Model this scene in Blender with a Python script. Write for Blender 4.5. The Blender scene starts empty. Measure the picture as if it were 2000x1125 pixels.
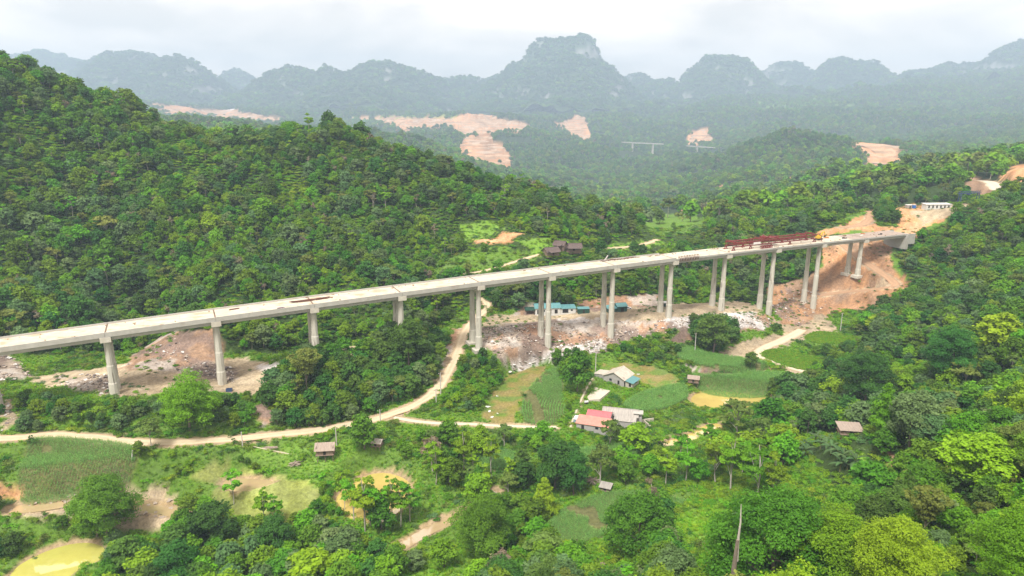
import bpy, math, random
import numpy as np
from mathutils import Vector, Matrix
R = math.radians
rnd = random.Random(7)
rng = np.random.default_rng(11)
S = bpy.context.scene
COL = S.collection

# ------------------------------------------------------------------ camera, sky, sun, exposure
CZ = 140.0                      # camera height over the datum; valley floor lies near 5..15
FPX, CXP, CYP, HOR = 1333.3, 1000.0, 562.5, 225.0
PITCH = math.atan((CYP - HOR) / FPX)
cd = bpy.data.cameras.new('camera'); cam = bpy.data.objects.new('camera', cd); COL.objects.link(cam)
cam.location = (0, 0, CZ); cam.rotation_euler = (R(90) - PITCH, 0, 0)
cd.sensor_width = 36; cd.lens = 24; cd.clip_start = 0.5; cd.clip_end = 20000
S.camera = cam
SUN_EL, SUN_AZ = 58, 205        # azimuth clockwise from +Y
SUN_STRENGTH, EXPOSURE, CLOUD = 1.5, 1.92, 4.75
w = bpy.data.worlds.new('World'); S.world = w; w.use_nodes = True
nt = w.node_tree; N = nt.nodes; L = nt.links; N.clear()
sky = N.new('ShaderNodeTexSky'); sky.sky_type = 'NISHITA'; sky.sun_disc = False
sky.sun_elevation = R(SUN_EL); sky.sun_rotation = R(SUN_AZ)
sky.dust_density = 3.0
tc = N.new('ShaderNodeTexCoord'); mp = N.new('ShaderNodeMapping'); mp.inputs['Scale'].default_value = (1.0, 1.0, 3.2)
no = N.new('ShaderNodeTexNoise'); no.inputs['Scale'].default_value = 3.4; no.inputs['Detail'].default_value = 7; no.inputs['Roughness'].default_value = .55
no.inputs['Distortion'].default_value = .4
cr = N.new('ShaderNodeValToRGB')
cr.color_ramp.elements[0].position = .38; cr.color_ramp.elements[0].color = (.68, .61, .545, 1)
cr.color_ramp.elements[1].position = .62; cr.color_ramp.elements[1].color = (1.20, 1.03, .89, 1)
sc_ = N.new('ShaderNodeMixRGB'); sc_.blend_type = 'MULTIPLY'; sc_.inputs[0].default_value = 1; sc_.inputs[2].default_value = (CLOUD, CLOUD, CLOUD, 1)
mx = N.new('ShaderNodeMixRGB'); mx.inputs[0].default_value = .97
bg = N.new('ShaderNodeBackground'); bg.inputs['Strength'].default_value = .1
out = N.new('ShaderNodeOutputWorld')
L.new(tc.outputs['Generated'], mp.inputs[0]); L.new(mp.outputs[0], no.inputs['Vector']); L.new(no.outputs['Fac'], cr.inputs[0])
L.new(cr.outputs[0], sc_.inputs[1]); L.new(sky.outputs[0], mx.inputs[1]); L.new(sc_.outputs[0], mx.inputs[2])
L.new(mx.outputs[0], bg.inputs[0]); L.new(bg.outputs[0], out.inputs[0])
sd = bpy.data.lights.new('sun', 'SUN'); sd.energy = SUN_STRENGTH; sd.angle = R(12); sd.color = (1.0, .965, .90)
sun = bpy.data.objects.new('sun', sd); COL.objects.link(sun)
_v = Vector((math.sin(R(SUN_AZ)) * math.cos(R(SUN_EL)), math.cos(R(SUN_AZ)) * math.cos(R(SUN_EL)), math.sin(R(SUN_EL))))
sun.rotation_euler = _v.to_track_quat('Z', 'Y').to_euler(); sun.location = _v * 900
vs = S.view_settings
S.display_settings.display_device = 'sRGB'
vs.view_transform = 'Standard'; vs.look = 'None'; vs.gamma = 1; vs.exposure = EXPOSURE; vs.use_curve_mapping = False
S.render.engine = 'CYCLES'
S.cycles.max_bounces = 6; S.cycles.diffuse_bounces = 3; S.cycles.volume_bounces = 0
S.cycles.glossy_bounces = 2; S.cycles.transmission_bounces = 3; S.cycles.transparent_max_bounces = 4
S.cycles.caustics_reflective = False; S.cycles.caustics_refractive = False
S.cycles.sample_clamp_indirect = 4
HAZE = .000152

# ------------------------------------------------------------------ measuring helpers
def far_(D): return D if D < 620 else 620 + (D - 620) * 3.0 + 900 * (1 - math.exp((620 - D) / 300))      # the far country, its depth stretched so that the even haze thickens over it
cP, sP = math.cos(PITCH), math.sin(PITCH)
def ray(px, py):
    a, b = px - CXP, CYP - py
    return np.array([a, FPX * cP + b * sP, -FPX * sP + b * cP])
def atD(px, py, D):
    r = ray(px, py); p = r * (D / r[1]); p[2] += CZ; return p
def atZ(px, py, z):
    r = ray(px, py); p = r * ((z - CZ) / r[2]); p[2] += CZ; return p
def proj(x, y, z):
    z = z - CZ
    f = y * cP - z * sP; u = y * sP + z * cP
    f = np.maximum(f, .5)
    return CXP + FPX * x / f, CYP - FPX * u / f

def _hash(ix, iy, s):
    h = (ix.astype(np.int64) * 374761393 + iy.astype(np.int64) * 668265263 + s * 1442695041) & 0x7fffffff
    h = ((h ^ (h >> 13)) * 1274126177) & 0x7fffffff
    return ((h ^ (h >> 16)) & 0xffff) / 65535.0
def vnoise(x, y, s=0):
    x = np.asarray(x, float); y = np.asarray(y, float)
    ix = np.floor(x); iy = np.floor(y); fx = x - ix; fy = y - iy
    fx = fx * fx * (3 - 2 * fx); fy = fy * fy * (3 - 2 * fy)
    a = _hash(ix, iy, s); b = _hash(ix + 1, iy, s); c = _hash(ix, iy + 1, s); d = _hash(ix + 1, iy + 1, s)
    return (a + (b - a) * fx) * (1 - fy) + (c + (d - c) * fx) * fy
def fbm(x, y, s=0, o=4):
    v = 0; a = .5
    for k in range(o):
        v = v + a * vnoise(x * 2 ** k, y * 2 ** k, s + k); a *= .5
    return v / (1 - .5 ** o)
def inpoly(px, py, poly):
    c = np.zeros(np.shape(px), bool); n = len(poly); j = n - 1
    for i in range(n):
        xi, yi = poly[i]; xj, yj = poly[j]
        if yi != yj:
            c ^= ((yi > py) != (yj > py)) & (px < (xj - xi) * (py - yi) / (yj - yi) + xi)
        j = i
    return c
def segdist(px, py, pts, closed=False):
    """distance to a polyline and index+t of the nearest place on it"""
    d = np.full(np.shape(px), 1e9); tt = np.zeros(np.shape(px))
    n = len(pts)
    for i in range(n if closed else n - 1):
        ax, ay = pts[i][:2]; bx, by = pts[(i + 1) % n][:2]
        ex, ey = bx - ax, by - ay; q = max(ex * ex + ey * ey, 1e-9)
        t = np.clip(((px - ax) * ex + (py - ay) * ey) / q, 0, 1)
        e = np.hypot(px - ax - t * ex, py - ay - t * ey)
        m = e < d; d = np.where(m, e, d); tt = np.where(m, i + t, tt)
    return d, tt
def sm(a, b, x):
    t = np.clip((x - a) / (b - a), 0, 1); return t * t * (3 - 2 * t)

# ------------------------------------------------------------------ scene-object helpers
def tag(o, label=None, cat=None, group=None, kind=None):
    if label: o['label'] = label
    if cat: o['category'] = cat
    if group: o['group'] = group
    if kind: o['kind'] = kind
    return o
def empty(name, loc, rz=0, **k):
    o = bpy.data.objects.new(name, None); COL.objects.link(o); o.location = loc; o.rotation_euler = (0, 0, rz)
    o.empty_display_size = .5
    return tag(o, **k)
class MB:
    """collects simple solids; build() links them as one mesh"""
    def __init__(s): s.v = []; s.f = []
    def add(s, vs, fs):
        n = len(s.v); s.v += [tuple(map(float, q)) for q in vs]; s.f += [tuple(i + n for i in q) for q in fs]; return s
    def hexa(s, b):
        return s.add(b, [(0, 3, 2, 1), (4, 5, 6, 7), (0, 1, 5, 4), (1, 2, 6, 5), (2, 3, 7, 6), (3, 0, 4, 7)])
    def box(s, x0, x1, y0, y1, z0, z1):
        return s.hexa([(x0, y0, z0), (x1, y0, z0), (x1, y1, z0), (x0, y1, z0), (x0, y0, z1), (x1, y0, z1), (x1, y1, z1), (x0, y1, z1)])
    def bar(s, a, b, w, h=None):
        a, b = Vector(a), Vector(b); h = h or w; d = (b - a)
        if d.length < 1e-6: return s
        d.normalize(); u = d.cross(Vector((0, 0, 1)))
        u = Vector((1, 0, 0)) if u.length < 1e-3 else u.normalized()
        v = u.cross(d); u = u * w / 2; v = v * h / 2
        return s.hexa([a - u - v, a + u - v, a + u + v, a - u + v, b - u - v, b + u - v, b + u + v, b - u + v])
    def tube(s, pts, rad, n=6, cap=True):
        pts = [Vector(p) for p in pts]; base = len(s.v); m = len(pts)
        for i, p in enumerate(pts):
            d = (pts[min(i + 1, m - 1)] - pts[max(i - 1, 0)]).normalized()
            u = d.cross(Vector((0, 1, 0)) if abs(d.y) < .9 else Vector((1, 0, 0))).normalized(); v = d.cross(u)
            for k in range(n):
                a = 2 * math.pi * (k + .5) / n; s.v.append(tuple(p + (u * math.cos(a) + v * math.sin(a)) * rad[i]))
        for i in range(m - 1):
            for k in range(n):
                a = base + i * n + k; b = base + i * n + (k + 1) % n; s.f.append((a, b, b + n, a + n))
        if cap:
            s.f.append(tuple(base + k for k in range(n))[::-1]); s.f.append(tuple(base + (m - 1) * n + k for k in range(n)))
        return s
    def slab(s, quad, t):
        """thin plate: four top corners and a thickness downwards"""
        q = [Vector(p) for p in quad]; d = Vector((0, 0, t))
        return s.hexa([p - d for p in q] + q)
    def mesh(s, name, mat):
        me = bpy.data.meshes.new(name); me.from_pydata(s.v, [], s.f)
        if mat: me.materials.append(mat)
        me.update(); return me
    def build(s, name, mat, parent=None, **k):
        o = bpy.data.objects.new(name, s.mesh(name, mat)); COL.objects.link(o); o.parent = parent
        return tag(o, **k)
def np_mesh(name, co, faces, mats=(), smooth=False, attrs=None, fmat=None):
    """faces: (n,k) int array"""
    me = bpy.data.meshes.new(name); co = np.asarray(co, np.float32); faces = np.asarray(faces, np.int32)
    nf, k = faces.shape
    me.vertices.add(len(co)); me.vertices.foreach_set('co', co.ravel())
    me.loops.add(nf * k); me.loops.foreach_set('vertex_index', faces.ravel())
    me.polygons.add(nf); me.polygons.foreach_set('loop_start', np.arange(nf, dtype=np.int32) * k)
    for m in mats: me.materials.append(m)
    if fmat is not None: me.polygons.foreach_set('material_index', np.asarray(fmat, np.int32))
    if smooth: me.polygons.foreach_set('use_smooth', np.ones(nf, bool))
    for an, (ty, val) in (attrs or {}).items():
        a = me.attributes.new(an, ty, 'POINT')
        a.data.foreach_set('color' if ty == 'FLOAT_COLOR' else 'value', np.asarray(val, np.float32).ravel())
    me.update(calc_edges=True); me.validate(); return me
def link(name, me, parent=None, **k):
    o = bpy.data.objects.new(name, me); COL.objects.link(o); o.parent = parent; return tag(o, **k)

# ------------------------------------------------------------------ materials
def mat(name, c1, c2=None, scale=1.0, rough=.9, detail=6, bump=0, bscale=None, spots=None, metal=0, stretch=None):
    m = bpy.data.materials.new(name); m.use_nodes = True; n = m.node_tree.nodes; l = m.node_tree.links
    b = n['Principled BSDF']; b.inputs['Roughness'].default_value = rough; b.inputs['Metallic'].default_value = metal
    b.inputs['Specular IOR Level'].default_value = .25
    if c2 is None: c2 = tuple(x * .8 for x in c1)
    t = n.new('ShaderNodeTexCoord'); v = t.outputs['Object']
    if stretch:
        mp = n.new('ShaderNodeMapping'); mp.inputs['Scale'].default_value = stretch; l.new(v, mp.inputs[0]); v = mp.outputs[0]
    t1 = n.new('ShaderNodeTexNoise'); t1.inputs['Scale'].default_value = scale; t1.inputs['Detail'].default_value = detail; t1.inputs['Roughness'].default_value = .65
    l.new(v, t1.inputs['Vector'])
    r = n.new('ShaderNodeValToRGB'); r.color_ramp.elements[0].position = .35; r.color_ramp.elements[1].position = .65
    r.color_ramp.elements[0].color = (*c2, 1); r.color_ramp.elements[1].color = (*c1, 1)
    l.new(t1.outputs['Fac'], r.inputs[0]); col = r.outputs[0]
    if spots:
        c3, sc, th = spots
        t2 = n.new('ShaderNodeTexNoise'); t2.inputs['Scale'].default_value = sc; t2.inputs['Detail'].default_value = 5; l.new(v, t2.inputs['Vector'])
        r2 = n.new('ShaderNodeValToRGB'); r2.color_ramp.elements[0].position = th; r2.color_ramp.elements[1].position = th + .08
        l.new(t2.outputs['Fac'], r2.inputs[0])
        mm = n.new('ShaderNodeMixRGB'); mm.inputs[2].default_value = (*c3, 1); l.new(r2.outputs[0], mm.inputs[0]); l.new(col, mm.inputs[1]); col = mm.outputs[0]
    l.new(col, b.inputs['Base Color'])
    if bump:
        t3 = n.new('ShaderNodeTexNoise'); t3.inputs['Scale'].default_value = bscale or scale * 4; t3.inputs['Detail'].default_value = 4; l.new(v, t3.inputs['Vector'])
        bp = n.new('ShaderNodeBump'); bp.inputs['Strength'].default_value = 1; bp.inputs['Distance'].default_value = bump
        l.new(t3.outputs['Fac'], bp.inputs['Height']); l.new(bp.outputs[0], b.inputs['Normal'])
    return m
def leafmat(name, dark, light, hue=.03, trans=.3):
    m = bpy.data.materials.new(name); m.use_nodes = True; n = m.node_tree.nodes; l = m.node_tree.links; n.clear()
    a = n.new('ShaderNodeAttribute'); a.attribute_name = 'lf'
    o = n.new('ShaderNodeObjectInfo')
    ad = n.new('ShaderNodeMath'); ad.operation = 'MULTIPLY_ADD'; l.new(o.outputs['Random'], ad.inputs[0]); ad.inputs[1].default_value = .45
    sb = n.new('ShaderNodeMath'); sb.operation = 'MULTIPLY_ADD'; l.new(a.outputs['Fac'], sb.inputs[0]); sb.inputs[1].default_value = .75; sb.inputs[2].default_value = -.1
    l.new(sb.outputs[0], ad.inputs[2])
    mx = n.new('ShaderNodeMixRGB'); mx.use_clamp = False; l.new(ad.outputs[0], mx.inputs[0]); mx.inputs[1].default_value = (*dark, 1); mx.inputs[2].default_value = (*light, 1)
    hs = n.new('ShaderNodeHueSaturation'); l.new(mx.outputs[0], hs.inputs['Color'])
    # a second random from the first, so that hue and value do not go together
    m7 = n.new('ShaderNodeMath'); m7.operation = 'MULTIPLY'; l.new(o.outputs['Random'], m7.inputs[0]); m7.inputs[1].default_value = 7.31
    fr = n.new('ShaderNodeMath'); fr.operation = 'FRACT'; l.new(m7.outputs[0], fr.inputs[0])
    mr = n.new('ShaderNodeMapRange'); mr.inputs['To Min'].default_value = .5 - hue; mr.inputs['To Max'].default_value = .5 + hue
    l.new(fr.outputs[0], mr.inputs['Value']); l.new(mr.outputs[0], hs.inputs['Hue'])
    d = n.new('ShaderNodeBsdfPrincipled'); d.inputs['Roughness'].default_value = .65; d.inputs['Specular IOR Level'].default_value = .14
    t = n.new('ShaderNodeBsdfTranslucent'); ms = n.new('ShaderNodeMixShader'); ms.inputs[0].default_value = trans
    l.new(hs.outputs[0], d.inputs['Base Color']); l.new(hs.outputs[0], t.inputs['Color'])
    l.new(d.outputs[0], ms.inputs[1]); l.new(t.outputs[0], ms.inputs[2])
    ot = n.new('ShaderNodeOutputMaterial'); l.new(ms.outputs[0], ot.inputs['Surface'])
    return m
# ------------------------------------------------------------------ the viaduct's line (12 piers on equal 40 m spans, measured in the photograph)
SPAN, KC = 40.0, .0645
_cap = [(206, 665.5), (423, 634), (617, 606), (789, 581), (942, 560.5), (1079, 543), (1203, 528), (1315, 515), (1423, 502), (1520, 491.5), (1606, 480.5), (1689, 469)]
_vd = ray(3787, 0); _vd = np.array([_vd[0], FPX * cP + (CYP - HOR) * sP, 0]); _vd /= np.hypot(_vd[0], _vd[1])
BD = _vd[:2]                                    # along the bridge, to the right and away
BN = np.array([-BD[1], BD[0]])                  # across, away from the camera
_r0 = ray(*_cap[0]); _f = np.array([0, cP, -sP])
_D0 = SPAN * (BD[1] * cP) / KC
B0 = (_r0 * (_D0 / (_r0 @ _f)))[:2]             # plan position of the near end of cap 0
def bxy(s, t): return B0 + BD * s + BN * t
_zk = []
for k, (px, py) in enumerate(_cap):
    q = bxy(SPAN * k, 0); r = ray(px, py); _zk.append(CZ + r[2] * q[1] / r[1])
_zf = np.polyfit(np.arange(12) * SPAN, _zk, 2)
def bz(s): return float(np.polyval(_zf, s))     # height of the cap's middle
BW = 15.6
COLT = (4.0, 11.9)                              # where the two columns of a pier stand across the deck
_base = [(766, 762), (747, 742), (692, 684), (666, 660), (681, 667), (681, 650), (660, 634), (615, 609), (604, 597), (616, 600), (605, 591), (537.5, 533)]
PIERB = []
for k in range(12):
    row = []
    for c in (0, 1):
        q = bxy(SPAN * k, COLT[c]); lo, hi = -60, 120
        for _ in range(40):
            mid = (lo + hi) / 2
            if proj(q[0], q[1], mid)[1] > _base[k][c]: lo = mid
            else: hi = mid
        row.append((q[0], q[1], mid))
    PIERB.append(row)

# ------------------------------------------------------------------ terrain: heights through measured places
CPD = [  # px, py, distance, canopy height above the ground there
 # left hill: crest and flank
 (-250, 40, 470, 9), (0, 112, 520, 9), (100, 150, 540, 9), (200, 190, 560, 9), (300, 215, 575, 9), (400, 243, 585, 9), (500, 268, 600, 9), (570, 255, 600, 9), (640, 243, 590, 9),
 (700, 265, 580, 9), (760, 290, 575, 9), (830, 312, 570, 9), (900, 335, 560, 9), (960, 372, 545, 9), (1040, 372, 540, 9), (1110, 385, 530, 9), (1170, 412, 520, 9), (1220, 440, 505, 8), (1262, 468, 492, 6),
 (-200, 300, 400, 9), (0, 260, 455, 9), (0, 420, 390, 9), (0, 540, 350, 9), (-200, 560, 320, 9), (150, 330, 450, 9), (300, 340, 470, 9), (450, 360, 480, 9), (600, 350, 490, 9), (750, 380, 490, 9),
 (150, 470, 385, 9), (330, 480, 390, 9), (480, 500, 385, 9), (600, 470, 420, 9), (700, 500, 410, 9), (820, 470, 440, 9), (900, 430, 475, 9), (1000, 430, 480, 9), (1120, 450, 480, 8),
 (80, 610, 322, 8), (250, 610, 330, 8), (420, 590, 345, 8), (550, 580, 350, 8), (680, 600, 352, 8), (800, 590, 368, 7), (860, 590, 375, 5), (730, 640, 338, 6), (600, 650, 326, 7),
 (880, 500, 420, 5), (960, 470, 445, 1), (1010, 465, 450, 1), (1100, 492, 445, 2), (960, 530, 412, 2), (1050, 560, 410, 6), (1150, 560, 415, 6), (1250, 540, 425, 6), (1280, 476, 520, 0), (1200, 484, 500, 0),
 (40, 690, 295, 2), (150, 690, 300, 3), (300, 680, 300, 0), (380, 650, 308, 0), (420, 700, 300, 0), (520, 700, 305, 0), (700, 690, 318, 1),
 # behind the ridge and the far valley
 (1290, 436, 640, 0), (1330, 418, 720, 0), (1240, 400, 840, 2), (1200, 375, 950, 3), (1180, 345, 1120, 8), (1050, 350, 1000, 8), (1000, 335, 1060, 6), (900, 310, 1150, 8),
 (1100, 310, 1200, 9), (1250, 330, 1150, 9), (1180, 275, 1450, 9), (1050, 265, 1500, 9), (1000, 332, 1080, 0), (940, 300, 1230, 0), (905, 270, 1330, 0), (960, 268, 1350, 0), (940, 225, 1700, 0), (860, 240, 1650, 0), (1030, 245, 1750, 0), (780, 235, 1800, 0), (700, 228, 1900, 0),
 (800, 262, 1500, 9), (700, 252, 1550, 9), (600, 240, 1800, 9), (500, 222, 2000, 0), (400, 216, 2000, 0), (310, 208, 2000, 0), (200, 200, 2050, 9), (0, 180, 2100, 9), (-300, 170, 2100, 9), (-600, 150, 2100, 9),
 (1130, 240, 1750, 0), (1120, 268, 1600, 0), (1250, 240, 1800, 9), (1380, 262, 1600, 3), (1330, 285, 1450, 6), (1250, 300, 1350, 6), (1500, 225, 1700, 9), (1600, 215, 1800, 9), (1750, 215, 1700, 9), (1900, 230, 1500, 9), (2050, 230, 1400, 9), (2300, 220, 1400, 9),
 (1400, 200, 2200, 9), (1600, 185, 2200, 9), (1800, 165, 2200, 9), (2000, 140, 2200, 9), (2300, 110, 2200, 9), (1000, 225, 2200, 9), (1200, 222, 2200, 9), (700, 218, 2200, 5),
 (1900, 290, 1050, 9), (2050, 290, 1000, 9), (2250, 280, 950, 9),
 # hill in the middle distance on the right, and the hidden ground behind it
 (1560, 252, 1010, 9), (1480, 268, 1030, 9), (1640, 268, 990, 9), (1410, 300, 1040, 9), (1330, 345, 1000, 9), (1450, 340, 900, 9), (1560, 330, 860, 9), (1650, 330, 850, 9), (1700, 300, 930, 0), (1750, 300, 940, 0), (1400, 390, 800, 9), (1500, 390, 760, 9), (1600, 370, 740, 9), (1440, 410, 700, 6),
 (1560, 285, 1250, 9), (1700, 290, 1200, 9),
 # wooded ridge on the right, haul roads, bridgehead
 (1680, 345, 690, 9), (1750, 328, 690, 9), (1830, 326, 670, 9), (1890, 330, 640, 3), (1700, 385, 590, 9), (1800, 375, 590, 6), (1620, 415, 560, 8), (1540, 430, 540, 9), (1450, 450, 530, 9), (1380, 470, 520, 9), (1340, 490, 490, 9),
 (1760, 408, 545, 0), (1830, 405, 560, 0), (1870, 400, 570, 0), (1690, 415, 535, 0), (1640, 440, 510, 0), (1720, 440, 508, 0), (1790, 445, 500, 0), (1930, 350, 620, 0), (1960, 365, 590, 0), (1995, 326, 600, 0), (2060, 330, 560, 4),
 (1780, 470, 478, 0), (1740, 490, 470, 0), (1700, 495, 470, 0), (1640, 470, 486, 0), (1765, 555, 428, 0), (1700, 570, 436, 0), (1700, 600, 422, 0), (1640, 575, 446, 0), (1560, 560, 462, 2), (1500, 560, 468, 8), (1430, 560, 450, 8), (1350, 560, 436, 8), (1480, 500, 480, 9), (1560, 480, 490, 9),
 (1420, 594, 424, 0), (1300, 596, 410, 0), (1220, 602, 402, 0), (1090, 612, 395, 0), (1010, 616, 388, 0), (1250, 580, 412, 3), (1150, 590, 402, 3), (960, 596, 395, 0),
 # right hillside
 (2000, 375, 470, 9), (1900, 435, 455, 9), (1820, 468, 465, 7), (2100, 330, 470, 9), (2000, 500, 385, 9), (1900, 520, 395, 9), (1800, 545, 415, 8), (1850, 570, 370, 9), (1760, 610, 395, 4), (1690, 640, 385, 3), (2000, 620, 270, 9), (2200, 560, 270, 9), (1850, 680, 290, 9), (1720, 700, 320, 9), (1800, 780, 240, 9), (2000, 760, 195, 9), (2200, 760, 160, 9), (1620, 770, 280, 8), (1540, 820, 262, 7),
 (1660, 835, 205, 0), (1600, 900, 210, 2), (1750, 900, 188, 3), (1900, 880, 152, 9), (2000, 950, 122, 9), (1700, 1000, 150, 7), (1850, 1050, 106, 8), (1550, 1000, 170, 6), (1500, 1120, 88, 10), (1900, 1120, 76, 9), (1650, 1100, 96, 9), (2150, 1050, 80, 9), (1300, 1110, 135, 8), (1380, 1020, 185, 2),
]
CPZ = [  # px, py, height relative to the camera: the open valley floor
 (-100, 860, -111), (0, 858, -113), (150, 860, -115), (300, 868, -117), (500, 856, -120), (700, 828, -122), (840, 780, -121), (890, 700, -119.5), (60, 800, -111), (250, 810, -112), (450, 790, -114), (560, 800, -117), (650, 760, -115), (750, 720, -113), (820, 740, -118),
 (930, 760, -122), (1000, 775, -128), (1080, 775, -127), (1210, 745, -128.5), (1250, 728, -128), (1050, 836, -129), (1165, 830, -131), (1290, 775, -130), (1330, 850, -133), (1420, 780, -132), (1400, 707, -127), (1450, 745, -130), (1340, 660, -122), (1290, 690, -126),
 (880, 1020, -137), (700, 1060, -136), (940, 975, -135.5), (280, 995, -134), (60, 990, -131), (110, 1095, -136), (-100, 1060, -133), (635, 888, -126), (560, 900, -127), (730, 975, -134), (1200, 1000, -134.5), (1080, 1045, -136), (150, 900, -118), (20, 940, -121), (1182, 955, -133.5), (475, 945, -131), (560, 980, -133), (1000, 890, -132), (850, 890, -128.5), (350, 920, -124),
 (1000, 1125, -133), (800, 1125, -136), (500, 1125, -137), (250, 1125, -137), (1440, 870, -133),
]
CPW = [(-300, 60, 20), (0, -40, 85), (0, 30, 66), (120, 0, 100), (200, 60, 85), (-120, 60, 15), (-60, 90, 20), (400, 100, 110), (500, 250, 100), (-400, 220, 60), (-520, 330, 110),
       # far side of the left ridge, and the flat beyond
       (-420, 700, 120), (-250, 760, 70), (-100, 760, 45), (0, 700, 38), (60, 640, 40), (-900, 2100, 110), (-350, 2400, 60), (650, 1050, 60), (560, 1200, 42), (1200, 850, 140), (700, 560, 120), (900, 400, 150),
       (-7000, 6300, 260), (7800, 6300, 640), (0, 9500, 200), (-7000, 10500, 200), (7000, 10500, 400), (-3000, 3400, 180), (3400, 2600, 400)]
pts = []
for px, py, D, c in CPD:
    p = atD(px, py, far_(D)); pts.append((p[0], p[1], p[2] - c))
for px, py, zr in CPZ:
    pts.append(tuple(atZ(px, py, CZ + zr)))
pts += [tuple(map(float, q)) for q in CPW]
for row in PIERB: pts += [(a, b, c) for a, b, c in row]
for px, py, D in ((1545, 655, 392), (1500, 690, 360), (1440, 690, 362), (1600, 640, 400)):
    pts.append(tuple(atD(px, py, D)))
pts = np.array(pts)
_c = 14.0
def _phi(dx, dy): return np.sqrt(dx * dx + dy * dy + _c * _c)
_n = len(pts); A = np.zeros((_n + 3, _n + 3))
A[:_n, :_n] = _phi(pts[:, None, 0] - pts[None, :, 0], pts[:, None, 1] - pts[None, :, 1]) + np.eye(_n) * -1.2
A[:_n, _n:] = np.c_[np.ones(_n), pts[:, :2] / 500]; A[_n:, :_n] = A[:_n, _n:].T
W_ = np.linalg.solve(A, np.r_[pts[:, 2], 0, 0, 0])
def _axis(lo, a, b, hi, st, g, mxs):
    xs = list(np.arange(a, b + .01, st)); s = st
    while xs[-1] < hi: s = min(mxs, s * (1 + g)); xs.append(xs[-1] + s)
    s = st; pre = []; x = a
    while x > lo: s = min(mxs, s * (1 + g)); x -= s; pre.append(x)
    return np.array(pre[::-1] + xs)
GX = _axis(-8600, -230, 320, 8600, 1.8, .024, 80)
GY = _axis(-90, 150, 470, 11600, 1.8, .024, 80)
XX, YY = np.meshgrid(GX, GY)
HH = np.zeros(XX.shape)
for i in range(0, len(GY), 20):
    x = XX[i:i + 20]; y = YY[i:i + 20]
    h = W_[_n] + W_[_n + 1] * x / 500 + W_[_n + 2] * y / 500
    for j in range(_n): h = h + W_[j] * _phi(x - pts[j, 0], y - pts[j, 1])
    HH[i:i + 20] = h
# gullies and swells, little on the open floor
PXg, PYg = proj(XX, YY, HH)
VALLEY = [(-400, 850), (0, 690), (560, 690), (720, 660), (870, 640), (905, 612), (1010, 606), (1440, 590), (1500, 600), (1560, 585), (1592, 520), (1600, 500), (1590, 455), (1690, 405), (1870, 395), (1850, 440), (1768, 465), (1752, 500), (1772, 545), (1720, 610), (1660, 650), (1720, 665), (1640, 735), (1530, 765), (1500, 830), (1560, 870), (1620, 960), (1400, 1060), (1250, 1080), (1050, 1090), (900, 1160), (-400, 1250)]
inval = inpoly(PXg, PYg, VALLEY) & (YY > 150) & (YY < 560)
for _ in range(3):                                   # soften the edge of that mask
    inval = inval.astype(float)
    inval[1:-1, 1:-1] = (inval[1:-1, 1:-1] * 2 + inval[:-2, 1:-1] + inval[2:, 1:-1] + inval[1:-1, :-2] + inval[1:-1, 2:]) / 6
amp = np.where(YY < 700, 6.0, 6.0 + (YY - 700) * .016) * (1 - .9 * inval) * sm(40, 120, YY)
HH += amp * (fbm(XX / 70, YY / 70, 3) - .5) + np.minimum(amp, 70) * 1.7 * (fbm(XX / 380, YY / 380, 9, 4) - .5) * sm(600, 900, YY)
rg = 1 - np.abs(2 * fbm(XX / 95 + .6 * YY / 95, YY / 120, 41, 3) - 1) * 2
HH += (1 - sm(20, 90, XX) * (1 - sm(380, 440, YY))) * 13 * (rg - .55) * (1 - sm(0, .5, inval)) * sm(220, 330, YY) * (1 - sm(2500, 4500, YY)) * sm(0, 1, np.clip((np.abs(XX - 330) + np.abs(YY - 420)) / 160 - .4, 0, 1))
HH += .7 * (fbm(XX / 9, YY / 9, 21, 3) - .5) * (YY < 560)

# farm terraces beyond the bridge, spoil heaps on the rubble banks
PXg, PYg = proj(XX, YY, HH)
m_ = inpoly(PXg, PYg, [(835, 488), (900, 440), (1000, 455), (1085, 478), (1060, 522), (960, 535), (850, 546)]) & (YY > 380) & (YY < 520)
q_ = HH / 2.6; fr_ = q_ - np.floor(q_); HH = np.where(m_, (np.floor(q_) + sm(.72, 1, fr_)) * 2.6, HH)
for poly_, d0_, d1_ in (([(930, 640), (1000, 632), (1240, 628), (1500, 615), (1510, 640), (1340, 642), (1240, 662), (1170, 688), (1080, 690), (1010, 722), (960, 700)], 320, 440), ([(-60, 670), (12, 688), (66, 725), (50, 740), (-60, 760)], 220, 340), ([(130, 735), (215, 735), (220, 770), (120, 760)], 230, 340), ([(330, 722), (400, 704), (455, 720), (455, 745), (400, 740)], 230, 340), ([(1500, 570), (1600, 555), (1640, 600), (1560, 645)], 380, 480)):
    m_ = inpoly(PXg, PYg, poly_) & (YY > d0_) & (YY < d1_)
    HH += m_ * 3.4 * np.clip(fbm(XX / 11, YY / 11, 45, 3) - .46, 0, 1) ** .8
def hgt(x, y):
    x = np.asarray(x, float); y = np.asarray(y, float)
    i = np.clip(np.searchsorted(GX, x) - 1, 0, len(GX) - 2); j = np.clip(np.searchsorted(GY, y) - 1, 0, len(GY) - 2)
    fx = np.clip((x - GX[i]) / (GX[i + 1] - GX[i]), 0, 1); fy = np.clip((y - GY[j]) / (GY[j + 1] - GY[j]), 0, 1)
    return (HH[j, i] * (1 - fx) + HH[j, i + 1] * fx) * (1 - fy) + (HH[j + 1, i] * (1 - fx) + HH[j + 1, i + 1] * fx) * fy
_Ds = np.concatenate([np.arange(60, 700, 1.0), np.arange(700, 11500, 8.0)])
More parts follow.
